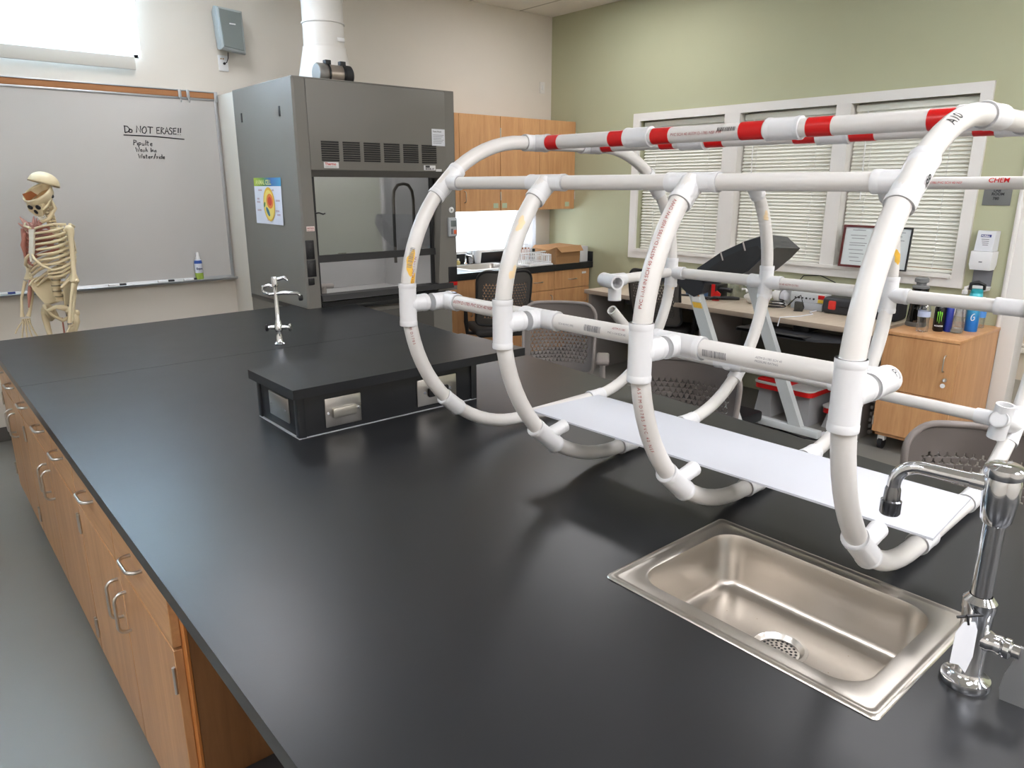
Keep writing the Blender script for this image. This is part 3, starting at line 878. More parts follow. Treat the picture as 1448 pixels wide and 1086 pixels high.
def stain(curve, s0, ln, rad, a0, wd, m, seed=0):
    rnd = random.Random(seed)
    ph = [rnd.uniform(0, 6) for _ in range(4)]
    vs, fs = [], []
    nr, ns = 4, 22
    vs.append(Vector((s0, 0, 0)))
    for r in range(1, nr + 1):
        for k in range(ns):
            t_ = 2 * PI * k / ns
            q = r / nr * (1 + .28 * math.sin(2 * t_ + ph[0]) + .2 * math.sin(3 * t_ + ph[1]) + .12 * math.sin(5 * t_ + ph[2]))
            vs.append(Vector((s0 + ln / 2 * q * math.cos(t_), wd / 2 * q * math.sin(t_), 0)))
    for k in range(ns): fs.append((0, 1 + k, 1 + (k + 1) % ns))
    for r in range(nr - 1):
        for k in range(ns):
            a, b = 1 + r * ns + k, 1 + r * ns + (k + 1) % ns
            fs.append((a, b, b + ns, a + ns))
    return wrap(vs, fs, curve, rad, a0, 'primer_stain', m, .0004)
def barcode(curve, s0, ln, hgt, rad, a0, m, seed=1):
    rnd = random.Random(seed); vs, fs = [], []
    x = 0
    while x < ln:
        w_ = rnd.choice((.0007, .0012, .0018))
        b = len(vs)
        for k in range(7):
            y = -hgt / 2 + hgt * k / 6
            vs += [Vector((s0 + x, y, 0)), Vector((s0 + x + w_, y, 0))]
        for k in range(6): fs.append((b + 2 * k, b + 2 * k + 1, b + 2 * k + 3, b + 2 * k + 2))
        x += w_ + rnd.choice((.0008, .0012, .0016))
    return wrap(vs, fs, curve, rad, a0, 'printed_barcode', m)
NV = Vector((-.6, -.8, .12))
# third hoop, upper and lower left arcs: red lettering
ptext('PVC 1-1/4 IN SCH 40 ASTM D-1785 NSF PW DWV', .0105, arc_curve(-1, True, 170, -1, FY[2]), RP, -.75)
ptext('A S T M  D 1 7 8 5   P V C   4 0   N S F', .010, arc_curve(-1, False, 190, 1, FY[2]), RP, .8)
# first hoop
ptext('A S T M  D 1 7 8 5', .010, arc_curve(-1, False, 186, 1, FY[0]), RP, .3)
ptext('SCH 40 PVC 1-1/4 IN', .009, arc_curve(-1, True, 174, -1, FY[0]), RP, .6)
barcode(arc_curve(-1, True, 168, -1, FY[0]), 0, .055, .013, RP, -.2, M_gink, 2)
stain(arc_curve(-1, True, 170, -1, FY[0]), .03, .055, RP, -.15, .026, M_stain, 3)
stain(arc_curve(-1, True, 174, -1, FY[0]), .012, .045, RP, .55, .012, M_stain, 5)
stain(arc_curve(-1, True, 150, -1, FY[1]), .0, .03, RP, -.4, .02, M_stainp, 8)
stain(arc_curve(-1, True, 165, -1, FY[1]), .0, .03, RP, .5, .02, M_stainp, 9)
# mid rail
mc = line_curve((UM, vf - .07, ZM), (0, -1, 0), NV)
ptext('ASTM D-1785 PVC SCH 40 NSF PW', .013, mc, RP, .1)
mc2 = line_curve((UM, FY[1] - .085, ZM), (0, -1, 0), NV)
ptext('SCH 40 PVC PIPE', .007, mc2, RP, .25, M_gink)
def at_s(c, ds): return lambda s: c(s + ds)
barcode(at_s(mc2, .085), 0, .05, .015, RP, .05, M_gink, 3)
ptext('PVC 1-1/4 SCH 40', .007, at_s(mc2, .16), RP, .2, M_gink)
ptext('ASTM D1785', .007, at_s(mc2, .17), RP, -.35)
barcode(at_s(mc2, .255), 0, .04, .015, RP, .05, M_gink, 4)
mc3 = line_curve((UM, FY[2] - .075, ZM), (0, -1, 0), NV)
barcode(mc3, .0, .055, .015, RP, .35, M_gink, 5)
ptext('PRESSURE RATING', .006, at_s(mc3, .12), RP, .25, M_gink)
ptext('ASTM D-1785 SCH 40', .006, at_s(mc3, .12), RP, -.1, M_gink)
# top rail and right upper rail
tc1 = line_curve((-UT, 1.265, ZTOP), (0, -1, 0), (-.6, -.8, -.1))
ptext('PVC SCH 40 ASTM D-1785 NSF PW', .010, tc1, RP, .0)
barcode(at_s(tc1, .14), 0, .05, .01, RP, -.45, M_ink, 6)
uc = line_curve((-UL, .86, ZU), (0, -1, 0), (-.7, -.6, .1))
ptext('ASTM D-1785 PVC SCH 40 NSF', .0085, uc, RR, .25, M_red)
ptext('CHEM', .018, at_s(uc, .175), RR, .05, M_red, .0004)
rc = line_curve((UR, 1.33, ZR), (0, -1, 0), (-.7, -.6, .2))
ptext('SCH 40 ASTM D1785', .009, rc, .0205, .4, M_redp)
# handwritten marks
ptext('A10', .026, arc_curve(-1, True, 115, -1, FY[3], Vector((-.5, -.7, .5))), RP, .1, M_ink)
ptext('89', .022, arc_curve(-1, True, 134, -1, FY[3], Vector((.2, -.9, -.2))), RP * 1.24, .1, M_ink, .0005)
ptext('PJ', .022, line_curve((UM + .004, FY[3], ZM), (1, 0, 0), (0, -1, .2)), RP * 1.33, -.3, M_ink)
ptext('P4', .02, arc_curve(-1, False, 231, 1, FY[3], Vector((.3, -.8, .5))), RP * 1.24, .2, M_ink)
stain(arc_curve(1, False, -52, 1, FY[0]), 0, .022, RP, .1, .014, M_stain, 12)
stain(arc_curve(1, False, -8, 1, FY[0]), 0, .03, RP, .1, .016, M_stainp, 14)
stain(arc_curve(1, True, 6, 1, FY[2]), .06, .05, RP, .1, .026, M_stain, 15)
stain(arc_curve(1, True, 30, 1, FY[1]), 0, .03, RP, -.2, .02, M_stainp, 16)

# white sheet held inside the frame
Mf = Matrix.Translation((1.811, 0, ZT)) @ Matrix.Rotation(TH_F, 4, 'Z')
b0 = [(-.392, 1.535), (-.122, 1.51), (-.128, .452), (-.388, .440)]
zs = .152
sh_ = MB().loft([[Mf @ Vector((x, y, zs)) for x, y in b0], [Mf @ Vector((x, y, zs + .005)) for x, y in b0]]).build('plastic_sheet', M_panel, smooth=False)
tag(sh_, 'long white plastic sheet lying inside the pipe frame above the worktop', 'plastic sheet')

# ------------------------------------------------------------------ whiteboard on the back wall
wx0, wx1, wz0, wz1 = -1.3, 2.064, .995, 2.305
t = thing('whiteboard', 'wide whiteboard with a tan cork rail and handwritten notes behind the skeleton', 'whiteboard', ((wx0 + wx1) / 2, YB, wz0))
MB().box(wx0 + .02, wx1 - .02, YB - .014, YB - .001, wz0 + .02, wz1).build('writing_surface', M_wb, t)
for q in ((wx0, wx0 + .022, wz0, wz1), (wx1 - .022, wx1, wz0, wz1), (wx0, wx1, wz1 - .004, wz1 + .012)):
    MB().box(q[0], q[1], YB - .022, YB - .001, q[2], q[3], .004).build('frame_rail', M_alu, t)
MB().box(wx0, wx1, YB - .02, YB - .001, wz1 + .0125, wz1 + .052, .002).build('cork_strip', M_cork, t)
MB().box(wx0, wx1, YB - .026, YB - .001, wz1 + .052, wz1 + .06, .002).build('cork_rail', M_alu, t)
MB().box(wx1 - .02, wx1 + .006, YB - .028, YB - .001, wz1 - .012, wz1 + .062, .005).build('end_cap', M_alu, t)
MB().prism([(YB - .001, wz0 + .022), (YB - .02, wz0 + .022), (YB - .024, wz0 + .004), (YB - .085, wz0 + .006), (YB - .088, wz0 + .012), (YB - .092, wz0 + .008), (YB - .088, wz0 - .006), (YB - .001, wz0 - .012)], 'x', wx0, wx1).build('marker_tray', M_alu, t)
for x in (1.80, 1.857):
    h = MB().box(x - .011, x + .011, YB - .034, YB - .024, wz1 + .002, wz1 + .062, .003)
    h.tube([(x, YB - .03, wz1 + .004), (x, YB - .034, wz1 - .02), (x, YB - .05, wz1 - .026), (x, YB - .058, wz1 - .012)], .003, 8)
    h.build('map_hook', M_alu, t)
# handwriting: pen strokes on a unit grid (x 0-1, y 0-1; descenders below 0)
ST = {
 'D': [[(.05, 1), (.1, 0)], [(-.05, 1), (.45, .95), (.75, .6), (.6, .2), (.1, 0)]], 'o': [[(.3, .5), (.05, .3), (.15, 0), (.45, .05), (.5, .35), (.3, .5)]],
 'N': [[(.05, 0), (.1, 1), (.6, .05), (.65, 1)]], 'O': [[(.35, 1), (.05, .6), (.1, .1), (.45, 0), (.7, .4), (.6, .9), (.35, 1)]],
 'T': [[(0, 1), (.8, .95)], [(.4, .97), (.35, 0)]], 'E': [[(.5, .95), (.05, .9), (.05, 0), (.5, .05)], [(.05, .5), (.4, .52)]],
 'R': [[(.05, 0), (.1, 1), (.5, .85), (.1, .5), (.55, 0)]], 'A': [[(.0, 0), (.3, 1), (.6, 0)], [(.1, .4), (.5, .42)]],
 'S': [[(.5, .9), (.2, 1), (.05, .75), (.45, .4), (.4, .05), (.0, .05)]], '!': [[(.2, 1.05), (.15, .3)], [(.14, .05), (.13, 0)]],
 'P': [[(.05, 0), (.1, 1), (.5, .9), (.5, .6), (.1, .5)]], 'i': [[(.1, .5), (.12, 0)], [(.12, .72), (.13, .75)]], 'p': [[(.1, .5), (.05, -.4)], [(.1, .45), (.4, .5), (.4, .1), (.1, .05)]],
 'u': [[(.05, .5), (.08, .05), (.35, .08), (.42, .5), (.42, 0)]], 'l': [[(.15, 1), (.12, 0)]], 't': [[(.2, .9), (.2, .05), (.35, 0)], [(0, .6), (.4, .62)]],
 'e': [[(.05, .28), (.4, .32), (.35, .5), (.1, .45), (.05, .15), (.2, 0), (.42, .08)]], 'W': [[(0, 1), (.2, 0), (.4, .7), (.6, 0), (.85, 1)]],
 'a': [[(.4, .5), (.1, .45), (.05, .1), (.35, .05), (.42, .5), (.45, 0)]], 's': [[(.35, .48), (.1, .45), (.35, .15), (.05, .02)]], 'h': [[(.08, 1), (.05, 0)], [(.07, .35), (.3, .5), (.4, 0)]],
 'I': [[(.1, 1), (.1, 0)]], 'n': [[(.05, .5), (.05, 0)], [(.05, .35), (.3, .5), (.38, 0)]], 'r': [[(.05, .5), (.08, 0)], [(.08, .3), (.35, .5)]],
 '/': [[(.0, -.1), (.4, 1.1)]], 'd': [[(.4, .45), (.1, .45), (.05, .05), (.38, .08)], [(.42, 1), (.42, 0)]], ' ': [],
}
ADV = {'W': .95, 'N': .8, 'O': .85, 'T': .85, 'I': .3, 'i': .28, 'l': .28, '!': .35, ' ': .45, '/': .5}
def hand(s, x, z, size, sl=0.0, r=.0042):
    mb = MB(); cx = x
    rnd = random.Random(len(s))
    for k, ch in enumerate(s):
        jz = rnd.uniform(-.05, .05) * size
        for st_ in ST.get(ch, []):
            pts = [Vector((cx + (p[0] + .08 * p[1]) * size, YB - .0145, z + jz + p[1] * size + (cx - x) * sl)) for p in st_]
            if len(pts) > 1: mb.tube(pts, r, 6)
        cx += (ADV.get(ch, .62)) * size
    return mb.build('handwriting', M_ink, t, smooth=False)
hand('Do NOT ERASE!!', 1.402, 2.055, .0455, -.0, .0036)
MB().tube([(1.395, YB - .0145, 2.038), (1.6, YB - .0145, 2.036), (1.80, YB - .0145, 2.024)], .004, 6).build('handwriting', M_ink, t, smooth=False)
hand('Pipulte', 1.45, 1.972, .036, 0, .003)
hand('Wash Inn', 1.46, 1.928, .030, 0, .0028)
hand('Water/side', 1.472, 1.884, .030, 0, .0028)

# pens and spray bottle on the tray
pens = ((.535, 'blue'), (.645, 'black'), (.735, 'red'), (1.205, 'black'), (1.535, 'black'), (1.72, 'black'))
cols = {'blue': mat('blue_marker_cap', (48, 62, 130), .4), 'black': M_blk, 'red': mat('red_marker_cap', (190, 90, 84), .4)}
plab = ('blue capped marker on the whiteboard tray, far left behind the skeleton arm', 'black capped marker on the tray beside the blue capped one', 'red capped marker on the tray beside the skeleton forearm',
        'black capped marker on the tray just right of the skeleton', 'black capped marker in the middle of the bare stretch of tray', 'black capped marker on the tray nearest the spray bottle')
for (x, c), lb in zip(pens, plab):
    p = thing('marker_pen', lb, 'marker', (x, YB - .055, wz0 + .0065), 0, 'whiteboard markers on the tray')
    z = wz0 + .0145
    MB().lathe([(0, 0), (.0075, .001), (.008, .01), (.008, .075), (0, .075)], (x - .05, YB - .055, z), 14, (1, 0, 0)).build('barrel', M_white, p)
    MB().lathe([(.0088, .0), (.0088, .04), (.006, .046), (0, .046)], (x + .02, YB - .055, z), 14, (1, 0, 0)).build('cap', cols[c], p)
p = thing('spray_bottle', 'white and green cleaner spray bottle standing on the right end of the whiteboard tray', 'spray bottle', (1.787, YB - .05, wz0 + .0065))
c = (1.787, YB - .05, wz0 + .0065)
MB().lathe([(0, 0), (.027, 0), (.029, .006), (.029, .05), (.0285, .052)], c, 24).build('lower_label', mat('lime_green_label', (150, 176, 70), .45, var=.1, vscale=40), p)
b = MB().lathe([(.0285, .052), (.0285, .13), (.025, .146), (.015, .156)], c, 24).build('bottle_body', mat('pale_blue_grey_label', (206, 210, 220), .4), p)
MB().lathe([(.0288, .122), (.0288, .131), (.0255, .146)], c, 24).build('blue_band', mat('blue_band_print', (52, 88, 170), .4), b)
mbt = MB(); flat_text(mbt, 'Expo', .022, (c[0] - .026, c[1] - .0288, c[2] + .078), (1, 0, 0), (0, 0, 1), 0, bold=.0008)
mbt.build('brand_print', mat('navy_print', (40, 44, 90), .5), b, smooth=False)
MB().lathe([(.015, .156), (.015, .17), (.012, .176), (.0105, .2), (.009, .206), (0, .206)], c, 20).build('spray_cap', M_white, p)

# ------------------------------------------------------------------ loudspeaker and socket plate
p = thing('wall_speaker', 'grey loudspeaker mounted high on the wall between the window and the duct', 'speaker', (2.16, YB - .08, 2.63))
# tapered cabinet turned a little towards the room
def spk(y, g): return [(2.068 + g, y, 2.935 - g), (2.262 - g, y, 2.922 - g), (2.268 - g, y, 2.63 + g), (2.085 + g, y, 2.648 + g)]
MB().loft([spk(YB - .02, .02), spk(YB - .12, .0), spk(YB - .155, .004), spk(YB - .165, .016)]).build('cabinet', mat('pale_grey_speaker_case', (160, 166, 166), .5, bump=.03, bscale=200), p)
MB().loft([spk(YB - .1655, .018), spk(YB - .17, .022)]).build('grille', M_spk, p)
MB().box(2.155, 2.20, YB - .1725, YB - .1705, 2.818, 2.826, .001).build('name_badge', M_white, p)
MB().box(2.14, 2.2, YB - .02, YB - .001, 2.72, 2.84, .003).build('wall_bracket', M_blkm, p)
p = thing('socket_plate', 'white wall plate with a black plugged cable under the loudspeaker', 'wall plate', (2.143, YB - .004, 2.52))
MB().box(2.108, 2.18, YB - .008, YB - .0005, 2.52, 2.63, .003).build('plate', M_white, p)
for x, m in ((2.129, mat('brass_jack', (160, 130, 80), .35, metal=.7)), (2.145, M_card)):
    MB().cyl((x, YB - .012, 2.605), (x, YB - .007, 2.605), .005, seg=12).build('jack', m, p)
MB().cyl((2.15, YB - .016, 2.573), (2.15, YB - .007, 2.573), .009, seg=14).build('plug', M_blk, p)
MB().tube([(2.15, YB - .016, 2.573), (2.162, YB - .03, 2.58), (2.175, YB - .03, 2.61), (2.178, YB - .03, 2.65)], .003, 8).build('cable', M_blk, p)
p = thing('switch_plate', 'blank white wall plate beside the corner above the wall cabinets', 'wall plate', (5.379, YB - .004, 2.60))
MB().box(5.345, 5.414, YB - .007, YB - .0005, 2.603, 2.715, .003).build('plate', M_trimw, p)
MB().box(5.37, 5.39, YB - .012, YB - .006, 2.64, 2.68, .003).build('rocker', M_white, p)

# ------------------------------------------------------------------ fume hood
hx0, hx1, hy0, hy1, hz1 = 2.072, 3.302, 4.528, 5.52, 2.344
hd = thing('fume_hood', 'big grey laboratory fume hood with a glass sash at the end of the island', 'fume hood', (2.69, 5.02, 0))
MB().box(hx0 + .004, hx1 - .004, hy0 + .07, hy1, 0, .868).build('base_cabinet', M_hood, hd)
MB().box(hx0 + .18, hx1 - .18, hy0 + .062, hy0 + .072, .1, .82, .003).build('base_door', M_hoodd, hd)
MB().box(hx0 - .001, hx1, hy0 + .001, hy1, .87, .9, .002).build('hood_worktop', M_epoxy, hd)
MB().prism([(hy0 + .085, .901), (hy0 + .085, hz1), (hy1, hz1), (hy1, .901)], 'x', hx0, hx0 + .02).build('side_panel', M_hood, hd)
MB().prism([(hy0 + .1, .901), (hy0 + .1, hz1), (hy1, hz1), (hy1, .901)], 'x', hx1 - .02, hx1).build('side_panel', M_hood, hd)
MB().box(hx0 + .02, hx1 - .02, hy1 - .02, hy1, .901, hz1).build('back_panel', M_hoodd, hd)
MB().box(hx0, hx1, hy0 + .0, hy1, hz1, hz1 + .008, .001).build('top_panel', M_hood, hd)
# posts with bevelled inner faces
MB().loft([[(hx0, hy0 + .085, .901), (hx0, hy0 + .012, .901), (hx0 + .012, hy0, .901), (hx0 + .096, hy0, .901), (hx0 + .11, hy0 + .085, .901)],
           [(hx0, hy0 + .085, hz1), (hx0, hy0 + .012, hz1), (hx0 + .012, hy0, hz1), (hx0 + .084, hy0, hz1), (hx0 + .1, hy0 + .085, hz1)]]).build('front_post', M_hood, hd, ang=20)
MB().loft([[(hx1, hy0 + .1, .923), (hx1, hy0, .923), (hx1 - .172, hy0, .923), (hx1 - .172, hy0 + .1, .923)],
           [(hx1, hy0 + .1, hz1), (hx1, hy0, hz1), (hx1 - .08, hy0, hz1), (hx1 - .08, hy0 + .1, hz1)]]).build('front_post', M_hood, hd, ang=20)
MB().box(hx0 + .004, hx0 + .006, hy0 + .3, hy0 + .302, .95, 2.3).build('side_seam', M_hoodd, hd)
hp = MB().box(hx0 + .088, hx1 - .084, hy0 - .006, hy0 + .03, 1.795, hz1 - .002, .003).build('header_panel', M_hood, hd)
lipb = MB().prism([(hy0 - .006, 1.794), (hy0 + .03, 1.794), (hy0 + .07, 1.752), (hy0 + .012, 1.752)], 'x', hx0 + .09, hx1 - .1)
lipb.build('header_lip', M_hoodd, hd)
# six louvre groups of nine slots
for g in range(6):
    gx0 = 2.238 + g * .1545
    lv = MB()
    for k in range(9):
        z = 1.968 - k * .0142
        lv.box(gx0, gx0 + .125, hy0 - .0075, hy0 - .004, z - .0035, z + .0035)
        lv.prism([(hy0 - .006, z + .0036), (hy0 - .012, z + .0036), (hy0 - .006, z + .007)], 'x', gx0, gx0 + .125)
    lv.build('louvre_group', M_blkm, hp, smooth=False)
MB().box(2.25, 2.355, hy0 - .008, hy0 - .0055, 1.807, 1.845, .0005).build('maker_label', M_white, hp)
mb = MB(); flat_text(mb, 'Thermo', .024, (2.257, hy0 - .0085, 1.825), (1, 0, 0), (0, 0, 1), 0, bold=.0006)
mb.build('label_print', M_red, hp, smooth=False)
mb = MB(); flat_text(mb, 'FISHER HAMILTON', .0095, (2.257, hy0 - .0085, 1.812), (1, 0, 0), (0, 0, 1), 0)
mb.build('label_print', M_gink, hp, smooth=False)
MB().box(3.024, 3.124, hy0 - .008, hy0 - .0055, 1.803, 1.837, .0005).build('data_label', M_white, hp)
mb = MB(); flat_text(mb, 'IIIIIIIII', .017, (3.036, hy0 - .0085, 1.822), (1, 0, 0), (0, 0, 1), 0, bold=.0012); flat_text(mb, 'MODEL 47', .016, (3.036, hy0 - .0085, 1.807), (1, 0, 0), (0, 0, 1), 0, bold=.0006)
mb.build('label_print', M_ink, hp, smooth=False)
MB().box(3.128, 3.178, hy0 - .008, hy0 - .0055, 1.795, 1.812, .0005).build('small_label', M_white, hp)
# sash
sa = MB().box(hx0 + .115, hx1 - .19, hy0 + .045, hy0 + .051, 1.24, 1.80).build('sash_glass', M_sash, hd)
MB().prism([(hy0 + .03, 1.197), (hy0 + .062, 1.197), (hy0 + .062, 1.245), (hy0 + .036, 1.245)], 'x', hx0 + .105, hx1 - .17).build('sash_bottom_rail', M_blkm, hd)
for x in (hx0 + .1, hx1 - .2): MB().box(x, x + .022, hy0 + .036, hy0 + .06, .93, 1.8).build('sash_track', M_blk, hd)
af = MB().prism([(hy0 - .03, .945), (hy0 + .06, .93), (hy0 + .09, .945), (hy0 + .06, .985), (hy0 - .02, .982)], 'x', hx0 + .098, hx1 - .05)
af.build('airfoil_sill', M_blkm, hd)
MB().box(hx0 + .11, hx1 - .1, hy0 + .012, hy0 + .05, .901, .931).build('sill_base', M_blk, hd)
# liner
MB().box(hx0 + .105, hx0 + .112, hy0 + .09, hy1 - .03, .902, 2.2).build('liner_side', M_hoodl, hd)
MB().box(hx1 - .165, hx1 - .158, hy0 + .09, hy1 - .03, .902, 2.2).build('liner_side', M_hoodl, hd)
lb = MB().box(hx0 + .112, hx1 - .165, hy1 - .2, hy1 - .19, .908, 2.0).box(hx0 + .112, hx1 - .165, hy1 - .198, hy1 - .188, 2.03, 2.2).build('rear_baffle', M_hoodl, hd)
MB().box(hx0 + .112, hx1 - .165, hy0 + .1, hy1 - .03, 2.2, 2.21).build('liner_ceiling', M_hoodl, hd)
MB().box(hx0 + .112, hx1 - .165, hy0 + .095, hy1 - .03, .9005, .906).build('liner_floor', M_hoodl, hd)
MB().box(2.35, 2.95, hy0 + .35, hy0 + .47, 2.17, 2.198, .004).build('hood_fill_light', emis('hood_fill_glow', (255, 250, 246), 13.0), hd)  # unseen glowing box, added to brighten the hood interior
MB().box(2.72, 2.79, hy1 - .206, hy1 - .199, 1.16, 1.18, .002).build('baffle_knob', M_hoodd, lb)
# hose loop and spigot inside
MB().tube([(2.83, hy0 + .11, 1.15), (2.83, hy0 + .11, 1.60), (2.838, hy0 + .11, 1.66), (2.87, hy0 + .11, 1.70), (2.92, hy0 + .11, 1.71), (2.96, hy0 + .11, 1.70), (2.99, hy0 + .11, 1.66), (3.0, hy0 + .11, 1.60), (3.0, hy0 + .11, 1.28), (2.98, hy0 + .11, 1.22), (2.93, hy0 + .11, 1.2)], .011, 12).build('hose_loop', M_hoodd, hd)
sp = MB().lathe([(0, 0), (.045, 0), (.045, .008), (.018, .014), (.018, .1), (0, .1)], (2.33, hy0 + .28, .907), 20)
sp.tube([(2.26, hy0 + .28, 1.005), (2.40, hy0 + .28, 1.0)], .018, 12).build('gas_spigot', M_deskleg, hd)
# controls on the posts
c = MB().box(2.084, 2.142, hy0 - .008, hy0 + .002, 1.229, 1.352, .003).build('outlet_box', M_blk, hd)
MB().box(2.098, 2.128, hy0 - .011, hy0 - .006, 1.25, 1.33, .004).cyl((2.113, hy0 - .018, 1.288), (2.113, hy0 - .01, 1.288), .008, seg=12).build('outlet_face', M_blkm, c)
c = MB().box(2.084, 2.146, hy0 - .008, hy0 + .002, 1.112, 1.223, .003).build('outlet_box', M_blk, hd)
MB().box(2.098, 2.132, hy0 - .011, hy0 - .006, 1.13, 1.205, .004).build('outlet_face', M_blkm, c)
MB().box(2.086, 2.126, hy0 - .014, hy0 + .002, 1.06, 1.105, .004).build('light_switch', M_blk, hd)
MB().box(2.1, 2.156, hy0 - .003, hy0 + .001, 1.408, 1.44, .001).build('warning_tag', mat('pinkish_white_tag', (232, 214, 208), .6), hd)
mb = MB(); flat_text(mb, 'NOTICE', .0125, (2.104, hy0 - .0035, 1.424), (1, 0, 0), (0, 0, 1), 0, bold=.0004); flat_text(mb, 'SASH OPEN', .0085, (2.104, hy0 - .0035, 1.412), (1, 0, 0), (0, 0, 1), 0)
mb.build('tag_print', M_redp, hd, smooth=False)
m_ = MB().box(3.222, 3.298, hy0 - .026, hy0 + .001, 1.327, 1.466, .006).build('airflow_monitor', mat('light_grey_monitor_case', (176, 180, 182), .45), hd)
MB().box(3.236, 3.286, hy0 - .0275, hy0 - .024, 1.40, 1.445, .002).build('monitor_display', mat('grey_lcd', (112, 120, 118), .25), m_)
MB().box(3.262, 3.288, hy0 - .0275, hy0 - .024, 1.345, 1.375, .002).build('alarm_light', mat('orange_lens', (226, 110, 70), .3), m_)
MB().box(3.236, 3.256, hy0 - .0275, hy0 - .024, 1.345, 1.385, .002).build('monitor_keys', M_gink, m_)
MB().lathe([(.008, 0), (.02, .0), (.022, .008), (.014, .012), (.008, .012), (.007, .002)], (3.258, hy0 - .001, 1.521), 20, (0, -1, 0)).build('round_knob', M_white, hd)
c = MB().box(3.222, 3.302, hy0 - .006, hy0 + .001, .955, 1.10, .003).build('side_outlet', M_blk, hd)
MB().box(3.226, 3.30, hy0 - .008, hy0 - .005, .957, .985, .001).build('red_label', M_red, c)
MB().tube([(2.176, hy0 + .02, 1.52), (2.196, hy0 - .0, 1.525), (2.22, hy0 - .01, 1.515), (2.235, hy0 - .008, 1.52)], .005, 8).build('sash_clip', M_blk, hd)
for y0_, z0_ in ((5.385, 2.15), (4.737, 2.15)):
    MB().box(hx0 - .004, hx0 + .002, y0_ - .012, y0_ + .012, z0_ - .022, z0_ + .04, .002).build('side_slot', M_blk, hd)
# white filler between hood and wall
f_ = MB().box(hx0 + .001, hx0 + .02, hy1 + .002, YB - .001, 0, hz1).build('filler_panel', M_wall)
tag(f_, 'cream filler panel closing the gap between the fume hood and the wall', 'panel')
# sheet hanging on the right of the header
p = tag(MB().box(3.098, 3.21, hy0 - .0105, hy0 - .0085, 1.972, 2.087).build('paper_notice', M_wht), 'small white paper notice taped to the upper right of the fume hood front', 'notice')
mb = MB()
flat_text(mb, 'Fume Hood', .015, (3.106, hy0 - .0105, 2.065), (1, 0, 0), (0, 0, 1), .0006, bold=.0005)
for k in range(6): mb.box(3.108, 3.2 - .01 * (k % 3), hy0 - .0112, hy0 - .0106, 2.045 - k * .011, 2.0475 - k * .011)
mb.build('print', M_gink, p, smooth=False)
# poster on the side of the hood
po = thing('cell_poster', 'small poster of a round cell diagram stuck to the grey side of the fume hood', 'poster', (hx0 - .003, 5.03, 1.44))
X = hx0 - .003
def PX(u, v, d=0): return Vector((X - d - .010 * (u - .5) ** 2 * 2 * (1 - v), 5.262 - u * .462, 1.437 + v * .312))
def pgrid(u0, u1, v0, v1, d, nu=10):
    vs = [PX(u0 + (u1 - u0) * i / nu, v, d) for i in range(nu + 1) for v in (v0, v1)]
    return vs, [(2 * i, 2 * i + 2, 2 * i + 3, 2 * i + 1) for i in range(nu)]
MB().raw(*pgrid(0, 1, 0, .82, 0)).build('sheet', mat('pale_lilac_paper', (222, 224, 236), .6), po)
hm, nt, b = new_mat('green_blue_header_print')
tc = N(nt, 'ShaderNodeTexCoord'); sp = N(nt, 'ShaderNodeSeparateXYZ'); nt.links.new(tc.outputs['Object'], sp.inputs[0])
mr = N(nt, 'ShaderNodeMapRange'); mr.inputs['From Min'].default_value = .23; mr.inputs['From Max'].default_value = -.23; nt.links.new(sp.outputs['Y'], mr.inputs['Value'])
cr = N(nt, 'ShaderNodeValToRGB'); nt.links.new(mr.outputs['Result'], cr.inputs['Fac'])
cr.color_ramp.elements[0].color = lin((176, 196, 60)); cr.color_ramp.elements[1].color = lin((70, 150, 190))
e_ = cr.color_ramp.elements.new(.35); e_.color = lin((96, 150, 60)); e_ = cr.color_ramp.elements.new(.6); e_.color = lin((52, 100, 170))
nt.links.new(cr.outputs['Color'], b.inputs['Base Color'])
MB().raw(*pgrid(0, 1, .82, 1, 0)).build('header_band', hm, po)
mb = MB(); flat_text(mb, 'ANIMAL CELL', .044, PX(.08, .855, .002), (0, -1, 0), (0, 0, 1), .001, bold=.001)
mb.build('title_print', mat('lime_print', (222, 226, 150), .6), po, smooth=False)
def disc(cu, cv, ru, rv, d, m, nm, n=26, rot=0):
    P = []
    for k in range(n):
        a = 2 * PI * k / n; x, y = ru * math.cos(a), rv * math.sin(a)
        P.append(PX(cu + (x * math.cos(rot) - y * math.sin(rot)) / .462, cv + (x * math.sin(rot) + y * math.cos(rot)) / .312, d))
    MB().face(P).build(nm, m, po, smooth=False)
disc(.53, .43, .098, .115, .0025, mat('amber_cell_print', (222, 176, 60), .6), 'cell_print')
disc(.53, .42, .086, .1, .003, mat('yellow_cell_print', (232, 208, 110), .6), 'cell_print')
disc(.57, .5, .058, .05, .0035, mat('orange_nucleus_print', (222, 122, 50), .6), 'nucleus_print')
disc(.57, .5, .034, .03, .004, mat('red_nucleolus_print', (200, 62, 40), .6), 'nucleus_print')
disc(.47, .27, .04, .018, .0035, mat('teal_organelle_print', (70, 120, 140), .6), 'organelle_print', rot=-.8)
disc(.36, .42, .022, .012, .0035, mat('green_organelle_print', (90, 140, 90), .6), 'organelle_print', rot=.9)
mb = MB()
for u, v, w_ in ((.16, .74, .14), (.66, .74, .08), (.1, .55, .08), (.08, .48, .12), (.78, .52, .16), (.08, .3, .14), (.75, .3, .14), (.8, .22, .12), (.42, .1, .14)):
    for k in range(2):
        vs, fs = pgrid(u, u + w_, v - .022 * k, v - .022 * k + .012, .0025, 2); mb.raw(vs, fs)
mb.build('caption_print', mat('faded_red_print', (176, 140, 150), .6), po, smooth=False)

